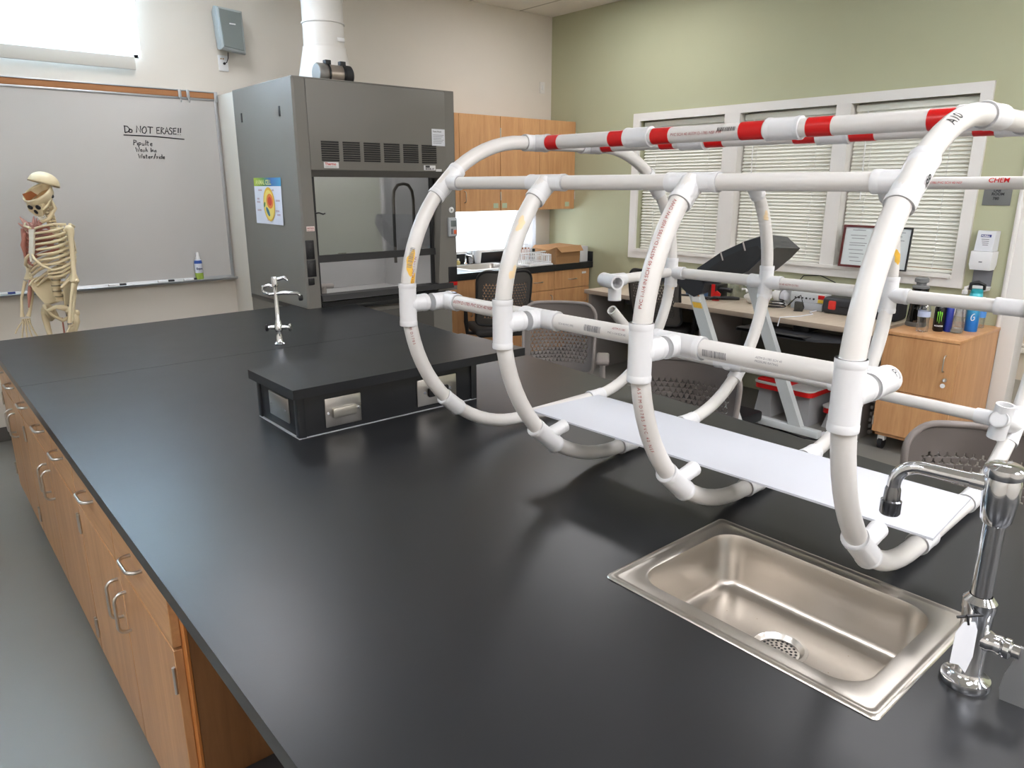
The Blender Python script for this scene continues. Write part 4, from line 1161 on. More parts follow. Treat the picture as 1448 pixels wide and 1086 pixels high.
# ------------------------------------------------------------------ exhaust duct and drum on top of the hood
dx, dy = 2.60, 5.1
t = thing('exhaust_duct', 'white round exhaust duct rising from the fume hood to the ceiling', 'duct', (dx, dy, hz1 + .008))
MB().lathe([(.205, hz1 + .009), (.205, 2.36), (.148, 2.63)], (dx, dy, 0), 40).build('transition_cone', M_trimw, t)
MB().lathe([(.141, 2.625), (.141, 2.69), (.1425, 2.7), (.141, 2.71), (.141, ZC - .002)], (dx, dy, 0), 40).build('round_duct', M_trimw, t)
for z in (2.632, 2.79, 2.94):
    MB().lathe([(.142, -.006), (.149, -.004), (.149, .004), (.142, .006)], (dx, dy, z), 40).build('joint_band', M_trimw, t)
MB().box(dx + .03, dx + .085, dy - .146, dy - .138, 2.665, 2.69, .003).build('tape_patch', M_white, t)
t = thing('motor_drum', 'metal drum with two black clips lying on top of the fume hood', 'motor', (2.50, 4.78, hz1 + .008))
dz = hz1 + .008 + .068
MB().lathe([(0, 0), (.06, 0), (.066, .008), (.066, .06)], (2.375, 4.80, dz), 30, (1, 0, 0)).build('end_bell', mat('grey_cast_metal', (130, 128, 124), .4, metal=.6), t)
MB().cyl((2.435, 4.80, dz), (2.57, 4.80, dz), .062, seg=30).build('drum_shell', mat('dull_steel', (178, 166, 156), .3, metal=.8), t)
MB().lathe([(.066, 0), (.066, .05), (.055, .06), (0, .06)], (2.57, 4.80, dz), 30, (1, 0, 0)).build('end_bell', M_blkm, t)
for x in (2.45, 2.56):
    MB().lathe([(.0665, -.008), (.0665, .008)], (x, 4.80, dz), 26, (1, 0, 0)).box(x - .012, x + .03, 4.78, 4.82, dz + .058, dz + .088, .003).build('clip', M_blk, t)

# ------------------------------------------------------------------ wall cabinets
def bar_handle(p0, p1, out, r=.004, d=.028): return bow_handle(p0, p1, out, r, d)
uy, uz0, uz1 = 5.467, 1.465, 2.314
def wallcab(x0, x1, doors, label, stile=0):
    t = thing('wall_cabinet', label, 'cabinet', ((x0 + x1) / 2, YB, uz0), 0, 'maple wall cabinets over the small sink')
    b = MB()
    b.box(x0, x0 + .018, uy + .021, YB - .001, uz0, uz1).box(x1 - .018, x1, uy + .021, YB - .001, uz0, uz1).box(x0, x1, uy + .021, YB - .001, uz1 - .018, uz1).box(x0, x1, uy + .021, YB - .001, uz0, uz0 + .018).box(x0, x1, YB - .012, YB - .001, uz0, uz1)
    b.build('carcass', M_woodu, t, smooth=False)
    if stile: MB().box(x0, x0 + stile - .002, uy, uy + .02, uz0, uz1, .001, 1).build('stile', M_woodu, t)
    for a, c, hs in doors:
        d = MB().box(a + .0015, c - .0015, uy, uy + .02, uz0, uz1, .0015, 1).build('door', M_woodu, t)
        if hs:
            hx = c - .05 if hs > 0 else a + .05
            bar_handle((hx, uy, 1.545), (hx, uy, 1.645), (0, -1, 0)).build('handle', M_ss, d)
        hg = a if hs > 0 else c
        for zz in (2.17, 1.6): MB().cyl((hg, uy - .003, zz - .04), (hg, uy - .003, zz + .04), .006, seg=10).build('hinge', M_ss, d)
    return t
wallcab(3.99, 4.516, [(4.04, 4.516, -1)], 'maple wall cabinet beside the fume hood with a single handled door', .05)
t2 = wallcab(4.518, 5.505, [(4.518, 5.012, 1), (5.012, 5.505, -1)], 'maple wall cabinet in the room corner with two doors')
M_note = mat('pale_green_note', (176, 190, 160), .7)
for x, lb in ((4.458, 'pale green sticky note low on the cabinet door beside the fume hood'), (4.565, 'pale green sticky note low on the left corner cabinet door'), (5.40, 'pale green sticky note low on the cabinet door next to the green wall')):
    n_ = tag(MB().box(x - .03, x + .03, uy - .0015, uy - .0005, 1.49, 1.535).build('sticky_note', M_note), lb, 'note', 'sticky notes on the wall cabinets')

# ------------------------------------------------------------------ low counter with sink under the window
cy, cz = 5.19, .945
ho = rrect(4.03, 4.60, 5.28, 5.70, .05)
t = thing('side_counter', 'black resin side counter under the wall cabinets and window', 'counter', (4.4, 5.5, cz - .06))
MB().holed([(3.305, cy - .012), (5.508, cy - .012), (5.508, YB - .001), (3.305, YB - .001)], ho, cz - .06, cz).build('counter_top', M_epoxy, t, smooth=False)
tag(MB().box(3.305, 5.508, YB - .022, YB - .001, cz + .001, cz + .1, .002).build('back_splash', M_epoxy), 'long black splash strip along the wall behind the side counter sink', 'splash strip')
tag(MB().box(5.488, 5.508, cy - .01, YB - .023, cz + .001, cz + .1, .002).build('end_splash', M_epoxy), 'short black splash strip at the green wall end of the side counter', 'splash strip')
t = thing('counter_sink', 'bright steel sink with a wide rim set in the side counter beside the fume hood', 'sink', (4.31, 5.49, cz))
def cl(d, z, r): return lp(4.0 + d, 4.63 - d, 5.25 + d, 5.73 - d, r, z)
MB().loft([cl(0, cz + .001, .02), cl(.004, cz + .006, .02), cl(.05, cz + .004, .05), cl(.055, cz - .01, .05), cl(.07, cz - .12, .045), cl(.10, cz - .14, .04)], cap=False).build('basin', M_sink, t, ang=50)
MB().prism([(p[0], p[1]) for p in rrect(4.10, 4.53, 5.35, 5.63, .04)], 'z', cz - .143, cz - .139).build('basin_floor', M_sink, t)
t = thing('tap', 'small chrome tap behind the side counter sink', 'faucet', (4.31, 5.76, cz))
MB().lathe([(0, 0), (.022, 0), (.022, .01), (.012, .02), (.012, .06)], (4.31, 5.765, cz), 18).build('tap_body', M_chrome, t)
MB().tube([(4.31, 5.765, cz + .05), (4.31, 5.765, cz + .085), (4.31, 5.74, cz + .095), (4.31, 5.66, cz + .09), (4.31, 5.655, cz + .075)], .008, 12).build('spout', M_chrome, t)

def lowcab(x0, x1, label, ndraw=1):
    t = thing('base_cabinet', label, 'cabinet', ((x0 + x1) / 2, cy + .3, 0), 0, 'maple base cabinets under the side counter')
    b = MB()
    b.box(x0, x0 + .018, cy + .021, YB - .002, .1, cz - .062).box(x1 - .018, x1, cy + .021, YB - .002, .1, cz - .062).box(x0, x1, YB - .02, YB - .002, .1, cz - .062).box(x0, x1, cy + .021, YB - .002, .1, .118)
    b.build('carcass', M_woodu, t, smooth=False)
    MB().box(x0 + .002, x1 - .002, cy + .07, cy + .09, 0, .1).build('toe_kick', M_base, t)
    xs = [x0 + (x1 - x0) * k / ndraw for k in range(ndraw + 1)]
    for a, c in zip(xs[:-1], xs[1:]):
        d = MB().box(a + .0015, c - .0015, cy, cy + .02, .70, cz - .064, .0015, 1).build('drawer', M_woodu, t)
        m = (a + c) / 2
        bar_handle((m - .055, cy, .79), (m + .055, cy, .79), (0, -1, 0)).build('handle', M_ss, d)
        d = MB().box(a + .0015, c - .0015, cy, cy + .02, .105, .696, .0015, 1).build('door', M_woodu, t)
        bar_handle((c - .05, cy, .55), (c - .05, cy, .65), (0, -1, 0)).build('handle', M_ss, d)
    return t
lowcab(3.31, 3.985, 'maple base cabinet right beside the fume hood, under the side counter sink')
lowcab(3.987, 4.53, 'maple base cabinet hidden mostly behind the dark chair under the side counter')
lowcab(4.532, 4.974, 'maple base cabinet under the dish rack with a drawer over a door')
lc = lowcab(4.976, 5.47, 'maple base cabinet in the room corner under the cardboard box')
MB().box(5.36, 5.42, cy - .0015, cy - .0003, .83, .85).build('drawer_sticker', M_white, lc)

# things on the side counter
rk = thing('dish_rack', 'white plastic drainer rack of upright prongs on the black side counter', 'dish rack', (4.73, 5.34, cz))
rx0, rx1, ry0, ry1 = 4.66, 4.93, 5.20, 5.48
MB().box(rx0 - .02, rx1 + .02, ry0 - .015, ry1 + .02, cz + .0, cz + .018, .006).build('drip_tray', M_white, rk)
rm = MB()
for z in (cz + .03, cz + .10):
    rm.tube([(rx0, ry0, z), (rx1, ry0, z), (rx1, ry1, z), (rx0, ry1, z)], .006, 8, closed=True)
rm.tube([(rx0 - .01, ry0, cz + .135), (rx0 + .2, ry0, cz + .135)], .006, 8); rm.tube([(rx0 + .12, ry1, cz + .19), (rx1 - .06, ry1, cz + .19)], .006, 8)
rm.build('rack_frame', M_white, rk)
pr = MB()
k_ = 0
for i in range(14):
    x = rx0 + (rx1 - rx0) * i / 13
    h_ = .135 if i < 7 else .10
    pr.cyl((x, ry0, cz + .02), (x, ry0, cz + h_), .0045, seg=8)
    pr.cyl((x, ry1, cz + .02), (x, ry1, cz + .19 - .05 * (i % 2)), .0045, seg=8)
for i in range(1, 9):
    y = ry0 + (ry1 - ry0) * i / 9
    pr.cyl((rx1, y, cz + .02), (rx1, y, cz + .11), .0045, seg=8); pr.cyl((rx0, y, cz + .02), (rx0, y, cz + .11), .0045, seg=8)
pr.build('prongs', M_white, rk)
bxx = thing('cardboard_box', 'opened brown cardboard box with dented flaps on the side counter', 'box', (5.17, 5.34, cz))
MB().loft([[(5.0, 5.20, cz), (5.33, 5.20, cz), (5.33, 5.5, cz), (5.0, 5.5, cz)], [(4.992, 5.19, cz + .165), (5.338, 5.195, cz + .17), (5.335, 5.5, cz + .175), (4.99, 5.5, cz + .17)]]).build('carton', M_card, bxx, smooth=False)
MB().loft([[(4.992, 5.19, cz + .166), (4.90, 5.21, cz + .14), (4.92, 5.46, cz + .15), (4.99, 5.5, cz + .171)], [(4.992, 5.19, cz + .170), (4.90, 5.21, cz + .144), (4.92, 5.46, cz + .154), (4.99, 5.5, cz + .175)]]).build('side_flap', M_card, bxx, smooth=False)
MB().loft([[(4.995, 5.19, cz + .166), (5.335, 5.195, cz + .171), (5.33, 5.15, cz + .12), (5.02, 5.145, cz + .115)], [(4.995, 5.187, cz + .169), (5.335, 5.191, cz + .174), (5.33, 5.146, cz + .122), (5.02, 5.141, cz + .117)]]).build('front_flap', M_card, bxx, smooth=False)
MB().box(5.0, 5.33, 5.195, 5.1985, cz + .07, cz + .11).build('packing_tape', mat('tan_packing_tape', (158, 118, 78), .35), bxx)
wb_ = tag(MB().box(5.36, 5.472, 5.22, 5.48, cz, cz + .155, .004).build('white_box', mat('off_white_card', (206, 206, 208), .7)), 'small off-white box between the cardboard box and the counter end', 'box')
cup = tag(MB().lathe([(0, .001), (.03, .001), (.044, .13), (.046, .132), (.042, .13), (.028, .006), (0, .006)], (4.47, 5.775, cz), 24).build('paper_cup', M_white), 'white tapered cup at the back of the side counter under the shade', 'cup')
cup2 = tag(MB().lathe([(0, .001), (.03, .001), (.038, .115), (.03, .125), (.03, .13), (.036, .13), (.036, .004), (0, .004)], (4.385, 5.785, cz), 24).build('clear_cup', M_clear), 'clear cup at the back of the side counter beside the white cup', 'cup')
so = thing('soap_bottle', 'small yellowish soap bottle at the left back of the side counter', 'bottle', (4.235, 5.79, cz))
MB().lathe([(0, 0), (.02, 0), (.022, .004), (.022, .03), (.012, .04), (.01, .046)], (4.235, 5.785, cz), 18).build('bottle_body', mat('amber_soap', (206, 188, 120), .3), so)
MB().lathe([(.011, .046), (.011, .06), (0, .06)], (4.235, 5.785, cz), 14).build('bottle_cap', M_white, so)
bk = thing('wicker_basket', 'small brown basket behind the dish rack under the curtain', 'basket', (5.0, 5.70, cz))
MB().lathe([(0, 0), (.07, 0), (.085, .12), (.087, .125), (.082, .12), (.066, .01), (0, .01)], (5.0, 5.70, cz), 22).build('basket_body', mat('brown_wicker', (150, 100, 70), .8, bump=.6, bscale=120, var=.2, vscale=60), bk)
MB().lathe([(.085, .117), (.09, .12), (.09, .128), (.083, .128)], (5.0, 5.70, cz), 22).build('basket_rim', mat('brown_wicker_rim', (128, 84, 58), .8), bk)
pl = tag(MB().prism([(p[0], p[1]) for p in rrect(4.66, 4.98, 5.52, 5.66, .03)], 'z', cz, cz + .012).build('serving_tray', M_white), 'shallow white tray lying on the side counter behind the dish rack', 'tray')

# ------------------------------------------------------------------ skeleton model
sk = thing('skeleton_model', 'life-size ivory skeleton teaching model with an opened skull standing before the whiteboard', 'skeleton', (.76, 5.27, 0), R(-61))
def sp(mb, name, m=None, par=None): return mb.build(name, m or M_bone, par or sk, local=True, ang=60)
def pl_(*p): return [Vector(q) for q in p]
# stand
sp(MB().cyl((0, .05, .07), (0, .05, 1.0), .012, seg=16), 'stand_pole', M_deskleg)
sb = MB()
for k in range(5):
    a = 2 * PI * k / 5
    sb.tube([(0, .05, .1), (.28 * math.cos(a), .05 + .28 * math.sin(a), .065)], [.018, .013], 10)
sp(sb, 'stand_base', M_blkm)
for k in range(5):
    a = 2 * PI * k / 5
    sp(MB().cyl((.28 * math.cos(a) - .012, .05 + .28 * math.sin(a), .028), (.28 * math.cos(a) + .012, .05 + .28 * math.sin(a), .028), .028, seg=16), 'caster', M_blk)
# spine: separate vertebra discs stacked along an S curve
def spine(z):
    if z > 1.46: return .03 - .10 * (z - 1.46)
    if z > 1.16: return .03 + .055 * math.sin((z - 1.16) / .30 * PI)
    return .03 - .03 * math.sin((1.16 - z) / .2 * PI)
vz = []
z = 1.0
while z < 1.60:
    h_ = .034 if z < 1.16 else (.024 if z < 1.46 else .0175)
    vz.append((z, h_)); z += h_
sv = MB()
for z, h_ in vz:
    r = .027 if z < 1.16 else (.019 if z < 1.46 else .016)
    c = (0, spine(z), z)
    sv.lathe([(0, 0), (r, .0), (r * .84, h_ * .25), (r * .84, h_ * .5), (r, h_ * .72), (0, h_ * .74)], c, 14)
    sv.tube([(0, c[1] + r * .7, z + h_ * .4), (0, c[1] + r + .028, z - .004)], [.008, .004], 8)
    for s in (-1, 1): sv.tube([(s * r * .6, c[1] + r * .5, z + h_ * .4), (s * (r + .022), c[1] + r * .9, z + h_ * .45)], [.007, .004], 8)
sp(sv, 'spine')
sd_ = MB()
for z, h_ in vz:
    r = (.027 if z < 1.16 else (.019 if z < 1.46 else .016)) * .93
    sd_.cyl((0, spine(z), z + h_ * .72), (0, spine(z), z + h_ * 1.0), r, seg=12)
sp(sd_, 'spinal_discs', mat('grey_disc_rubber', (150, 140, 116), .6, bump=.05, bscale=200))
# ribs
for s in (-1, 1):
    for k in range(12):
        f = k / 11
        zb = 1.455 - .255 * f
        w_ = .065 + .075 * math.sin(PI * min(1, .16 + .62 * f))
        dpt = .075 + .03 * math.sin(PI * min(1, .2 + .6 * f))
        drop = .035 + .075 * min(1, f * 1.6)
        end = 172 if k < 7 else (150 if k < 10 else 95)
        P = []
        for q in range(17):
            a = R(8 + (end - 8) * q / 16)
            P.append(Vector((s * w_ * math.sin(a) ** .8 if math.sin(a) > 0 else 0, spine(zb) * (1 - q / 16) * .9 + .06 * math.cos(a) - .012 - (dpt - .07) * q / 16, zb - drop * (q / 16) ** 1.1 + (.03 * max(0, q / 16 - .75) * 4 * f if k < 10 else 0))))
        sp(MB().tube(P, [.0065 + .003 * math.sin(PI * q / 16) for q in range(17)], 8), 'rib', M_muscle if (s < 0 and k < 7) else M_bone)
def stern(z): return -.098 - .035 * (1.44 - z) / .17
sp(MB().loft([[(-.022, stern(1.44) + .012, 1.445), (.022, stern(1.44) + .012, 1.445), (.022, stern(1.44), 1.445), (-.022, stern(1.44), 1.445)],
              [(-.017, stern(1.39) + .012, 1.39), (.017, stern(1.39) + .012, 1.39), (.017, stern(1.39), 1.39), (-.017, stern(1.39), 1.39)],
              [(-.018, stern(1.31) + .012, 1.31), (.018, stern(1.31) + .012, 1.31), (.018, stern(1.31), 1.31), (-.018, stern(1.31), 1.31)],
              [(-.005, stern(1.26) + .012, 1.255), (.005, stern(1.26) + .012, 1.255), (.005, stern(1.26), 1.255), (-.005, stern(1.26), 1.255)]]), 'sternum', mat('white_cartilage', (226, 216, 200), .45, bump=.04, bscale=120))
for s in (-1, 1):      # costal margin cartilage
    sp(MB().tube([(s * .012, stern(1.30), 1.30), (s * .035, -.135, 1.275), (s * .07, -.12, 1.235), (s * .105, -.075, 1.20)], [.006, .009, .009, .005], 8), 'costal_cartilage')
for s in (-1, 1):
    m = M_muscle if s < 0 else M_bone
    sp(MB().tube([(s * .022, -.085, 1.45), (s * .07, -.085, 1.462), (s * .12, -.04, 1.475), (s * .17, .0, 1.472)], [.008, .006, .006, .008], 10), 'clavicle', M_bone)
    sc_ = MB().loft([[(s * .075, .088, 1.42), (s * .155, .03, 1.445), (s * .14, .06, 1.36), (s * .095, .098, 1.29)], [(s * .075, .094, 1.42), (s * .155, .038, 1.445), (s * .14, .067, 1.36), (s * .095, .104, 1.29)]])
    sc_.tube([(s * .08, .1, 1.43), (s * .14, .075, 1.455), (s * .178, .02, 1.47)], [.006, .008, .01], 8)
    sp(sc_, 'scapula', m)
# red painted shoulder muscle with frayed upper strands
ms = MB()
for k in range(9):
    a = -.6 + 1.3 * k / 8
    ms.tube([(-.05 - .012 * k, -.07 + .012 * k, 1.44 - .006 * k), (-.10 - .010 * k, -.065 + .02 * k, 1.455 + .006 * (k % 3)), (-.165 - .008 * (k % 4), -.05 + .022 * k, 1.475 + .012 * ((k * 7) % 4))], [.012, .012, .003], 8)
sp(ms, 'shoulder_muscle', M_muscle)
ms = MB()
for k in range(6):
    ms.tube([(-.055 - .02 * k, -.10 + .02 * k, 1.42 - .01 * k), (-.075 - .019 * k, -.11 + .024 * k, 1.35), (-.09 - .014 * k, -.095 + .022 * k, 1.27 - .012 * (k % 3))], [.008, .014, .006], 8)
sp(ms, 'chest_muscle', M_muscle)
# arms
def hand_bones(w, dirn, s, mb):
    w = Vector(w)
    ax = Vector((s * .3, -1, 0)).normalized()      # spread direction of the fingers
    for k in range(8):
        mb.ell(w + ax * (.012 * ((k % 4) - 1.5)) + Vector((0, 0, -.008 - .012 * (k // 4))), (.008, .008, .0075), u=8, v=6)
    lens = ((.052, .036, .024, .016), (.054, .04, .026, .018), (.05, .037, .024, .017), (.045, .03, .019, .015))
    for f in range(4):
        off = (f - 1.5)
        p = w + ax * off * -.012 + Vector((0, 0, -.026))
        d = Vector((ax.x * off * -.16, ax.y * off * -.16, -1)).normalized()
        for j, L in enumerate(lens[f]):
            q = p + d * L
            mb.tube([p, p + d * L * .15, p + d * L * .5, p + d * L * .85, q], [.0062 - .0006 * j, .0058 - .0006 * j, .0036 - .0002 * j, .0056 - .0006 * j, .006 - .0007 * j], 8)
            p = q + d * .002
            d = (d + ax * -.02 * off + Vector((-s * .03, .05, 0))).normalized()
    p = w + ax * .016 + Vector((0, 0, -.012)); d = (ax * .75 + Vector((0, 0, -.75))).normalized()
    for j, L in enumerate((.042, .03, .022)):
        q = p + d * L
        mb.tube([p, p + d * L * .5, q], [.0062 - .0006 * j, .004, .006 - .0006 * j], 8); p = q; d = (d + Vector((0, 0, -.35))).normalized()
def limb(pts, rs, name, m=M_bone, par=None): return sp(MB().tube(pts, rs, 12), name, m, par)
SHO = {1: (.192, .005, 1.437), -1: (-.185, .01, 1.43)}
ELB = {1: (.205, -.03, 1.135), -1: (-.20, -.02, 1.13)}
WRI = {1: (.205, -.10, .895), -1: (-.215, -.075, .90)}
for s in (1, -1):
    S_, E_, W_ = Vector(SHO[s]), Vector(ELB[s]), Vector(WRI[s])
    hm_ = MB().tube([S_, S_.lerp(E_, .06), S_.lerp(E_, .15), S_.lerp(E_, .5), S_.lerp(E_, .85), S_.lerp(E_, .96), E_], [.022, .021, .0155, .0125, .0135, .024, .026], 12)
    hm_.ell(S_ + Vector((-s * .006, 0, .006)), (.026, .026, .026), u=14, v=10).ell(E_ + Vector((s * .022, 0, .004)), (.012, .014, .013), u=10, v=8).ell(E_ + Vector((-s * .022, 0, .004)), (.013, .014, .013), u=10, v=8)
    arm = sp(hm_, 'humerus')
    if s < 0:
        sp(MB().tube([S_ + Vector((-.002, -.012, .01)), S_.lerp(E_, .3) + Vector((0, -.012, 0)), S_.lerp(E_, .62) + Vector((0, -.008, 0)), S_.lerp(E_, .75)], [.02, .02, .014, .004], 10), 'arm_muscle', M_muscle)
        sp(MB().tube([E_ + Vector((.02, -.008, -.005)), E_.lerp(W_, .4) + Vector((.03, -.01, 0)), E_.lerp(W_, .75) + Vector((.03, -.006, 0))], [.008, .012, .004], 8), 'forearm_muscle', M_muscle)
    for d_, n_ in ((.017, 'radius'), (-.016, 'ulna')):
        o_ = Vector((d_ * .6 * s, -d_, 0))
        limb([E_ + o_ + Vector((0, 0, -.012)), E_.lerp(W_, .12) + o_ * 1.1, E_.lerp(W_, .5) + o_ * 1.5, E_.lerp(W_, .88) + o_ * 1.05, W_ + o_ * .8], [.0135, .010, .0072, .0095, .0135], n_)
    hb = MB(); hand_bones(W_ + Vector((0, 0, -.012)), None, s, hb)
    sp(hb, 'hand_bones')
# pelvis
for s in (1, -1):
    pv = MB()
    rows = []
    for i in range(9):
        t_ = i / 8
        a = R(-62 + 150 * t_)
        top = Vector((s * (.052 + .094 * math.sin(min(PI, .35 + a * .62 + .75))), .075 - .145 * t_, 1.085 + .055 * math.sin(PI * (.12 + .8 * t_))))
        bot = Vector((s * (.045 + .03 * t_), .05 - .075 * t_, .985 - .02 * t_))
        mid = (top + bot) / 2 + Vector((s * .012, 0, 0))
        rows.append((top, mid, bot))
    vs = []; fs = []
    for r_ in rows: vs += [Vector(q) for q in r_]
    for i in range(8):
        for j in range(2): fs.append((3 * i + j, 3 * i + j + 1, 3 * i + 4 + j, 3 * i + 3 + j))
    pv.raw(vs, fs)
    ob = sp(pv, 'hip_bone')
    md = ob.modifiers.new('thick', 'SOLIDIFY'); md.thickness = .009; md.offset = 0
    ms_ = ob.modifiers.new('smooth', 'SUBSURF'); ms_.levels = 1; ms_.render_levels = 1
    sp(MB().tube([r_[0] for r_ in rows], .0075, 8), 'iliac_crest')
    ri = MB().tube([(s * .076, -.025, .965), (s * .05, -.062, .975), (s * .008, -.085, .955), (s * .016, -.07, .925), (s * .05, -.03, .885), (s * .062, .015, .90), (s * .072, .0, .95)], [.02, .012, .012, .010, .012, .016, .02], 10, closed=True)
    sp(ri, 'pubic_ring')
sp(MB().loft([[(-.045, .045, 1.05), (.045, .045, 1.05), (.042, .075, 1.05), (-.042, .075, 1.05)], [(-.035, .07, .99), (.035, .07, .99), (.03, .092, .99), (-.03, .092, .99)], [(-.01, .075, .92), (.01, .075, .92), (.01, .086, .92), (-.01, .086, .92)]]), 'sacrum')
# legs
for s in (1, -1):
    H_ = Vector((s * .085, -.005, .95)); K_ = Vector((s * .085, -.01, .52)); A_ = Vector((s * .085, .01, .14))
    fm = MB().tube([H_, H_ + Vector((s * .02, 0, -.012)), H_ + Vector((s * .048, .0, -.03)), H_ + Vector((s * .05, 0, -.07)), H_.lerp(K_, .35) + Vector((s * .022, -.01, 0)), H_.lerp(K_, .8), K_ + Vector((0, 0, .02)), K_], [.024, .016, .021, .02, .0155, .0165, .03, .032], 14)
    fm.ell(H_ + Vector((s * .056, .006, -.018)), (.016, .018, .022), u=10, v=8)
    sp(fm, 'femur')
    limb([K_ + Vector((0, 0, -.006)), K_ + Vector((0, 0, -.04)), K_.lerp(A_, .5), A_ + Vector((0, 0, .03)), A_], [.033, .022, .014, .014, .02], 'tibia')
    limb([K_ + Vector((s * .035, .012, -.04)), K_.lerp(A_, .5) + Vector((s * .03, .01, 0)), A_ + Vector((s * .026, .005, -.01))], [.01, .007, .011], 'fibula')
    ft = MB().tube([A_ + Vector((0, .04, -.025)), A_ + Vector((0, .0, -.025)), A_ + Vector((0, -.06, -.04))], [.022, .024, .018], 10)
    for k in range(5): ft.tube([A_ + Vector(((k - 2) * .012, -.06, -.045)), A_ + Vector(((k - 2) * .017, -.12, -.06)), A_ + Vector(((k - 2) * .019, -.175 + .008 * abs(k - 1), -.066))], [.009, .006, .006], 8)
    sp(ft, 'foot_bones')
sp(MB().tube([(.035, -.02, .90), (.036, -.024, .78), (.04, -.02, .70)], [.004, .006, .004], 8), 'thigh_nerve', M_muscle)
# skull: a tilted open bowl, hinged cap, face and jaw
turn = Matrix.Rotation(R(8), 3, 'Z')
tilt = turn @ Matrix.Rotation(R(36), 3, 'X')         # face tips down to the front
hc = Vector((-.004, -.016, 1.655))
def hp_(x, y, z): return hc + tilt @ Vector((x, y, z))
bw = MB()
for i in range(10):
    pass
def shell(mb, rx, ry, rz, a0, a1, c, Mx, nu=26, nv=10):
    vs, fs = [], []
    for j in range(nv + 1):
        p = R(a0 + (a1 - a0) * j / nv)
        for k in range(nu):
            q = 2 * PI * k / nu
            vs.append(c + Mx @ Vector((rx * math.cos(p) * math.cos(q), ry * math.cos(p) * math.sin(q), rz * math.sin(p))))
    for j in range(nv):
        for k in range(nu):
            fs.append((j * nu + k, j * nu + (k + 1) % nu, (j + 1) * nu + (k + 1) % nu, (j + 1) * nu + k))
    return mb.raw(vs, fs)
bo = sp(shell(MB(), .072, .086, .078, -88, 6, hc, tilt), 'cranium_base')
md = bo.modifiers.new('thick', 'SOLIDIFY'); md.thickness = .006; md.offset = 1
capM = turn @ Matrix.Rotation(R(-14), 3, 'X') @ Matrix.Rotation(R(10), 3, 'Y')
cc = hc + turn @ Vector((.012, .045, .05))
cp = sp(shell(MB(), .073, .084, .066, 0, 88, cc, capM), 'skull_cap')
md = cp.modifiers.new('thick', 'SOLIDIFY'); md.thickness = .006; md.offset = 1
sp(MB().tube([hp_(.05, .06, .0), cc + Vector((.05, .05, 0))], .003, 6), 'cap_spring', M_white)
sp(MB().ell(hp_(0, .03, -.045), (.05, .06, .02), tilt, u=14, v=8), 'brain_floor', mat('tan_inner_bone', (196, 150, 96), .5, var=.1, vscale=30))
sp(MB().loft([[hp_(-.040, -.062, -.02), hp_(-.036, .02, -.03), hp_(-.036, .0, .012), hp_(-.044, -.052, .03)], [hp_(-.046, -.062, -.02), hp_(-.042, .02, -.03), hp_(-.042, .0, .012), hp_(-.05, -.052, .03)]]), 'membrane_flap', mat('brown_red_membrane', (168, 104, 66), .5, var=.1, vscale=30))
fc = MB()
fc.loft([[hp_(x, y, z) for x, y, z in l] for l in (
    [(-.055, -.07, -.03), (.055, -.07, -.03), (.05, -.02, -.05), (-.05, -.02, -.05)],
    [(-.05, -.088, -.06), (.05, -.088, -.06), (.045, -.02, -.07), (-.045, -.02, -.07)],
    [(-.03, -.09, -.10), (.03, -.09, -.10), (.03, -.03, -.09), (-.03, -.03, -.09)])])
sp(fc, 'face_bones')
for s in (-1, 1):
    sp(MB().ell(hp_(s * .028, -.082, -.045), (.017, .009, .016), tilt, u=12, v=8), 'eye_socket', M_blkm)
    sp(MB().tube([hp_(s * .06, .0, -.045), hp_(s * .064, -.04, -.055), hp_(s * .048, -.08, -.062)], .006, 8), 'cheek_arch')
    sp(MB().ell(hp_(s * .066, .018, -.04), (.006, .012, .01), tilt, u=10, v=8), 'ear_opening', M_blkm)
sp(MB().ell(hp_(0, -.092, -.07), (.011, .007, .015), tilt, u=10, v=8), 'nose_opening', M_blkm)
sp(MB().tube([hp_(.052, .005, -.06), hp_(.05, -.005, -.11), hp_(.03, -.07, -.135), hp_(0, -.095, -.138), hp_(-.03, -.07, -.135), hp_(-.05, -.005, -.11), hp_(-.052, .005, -.06)], [.008, .011, .012, .013, .012, .011, .008], 10), 'jaw_bone')
th = MB()
for k in range(9):
    a = R(-60 + 120 * k / 8)
    for z_ in (-.108, -.12): th.ell(hp_(.03 * math.sin(a), -.062 - .034 * math.cos(a), z_), (.0035, .0035, .006), tilt, u=8, v=6)
sp(th, 'teeth', mat('white_tooth', (236, 230, 214), .3))

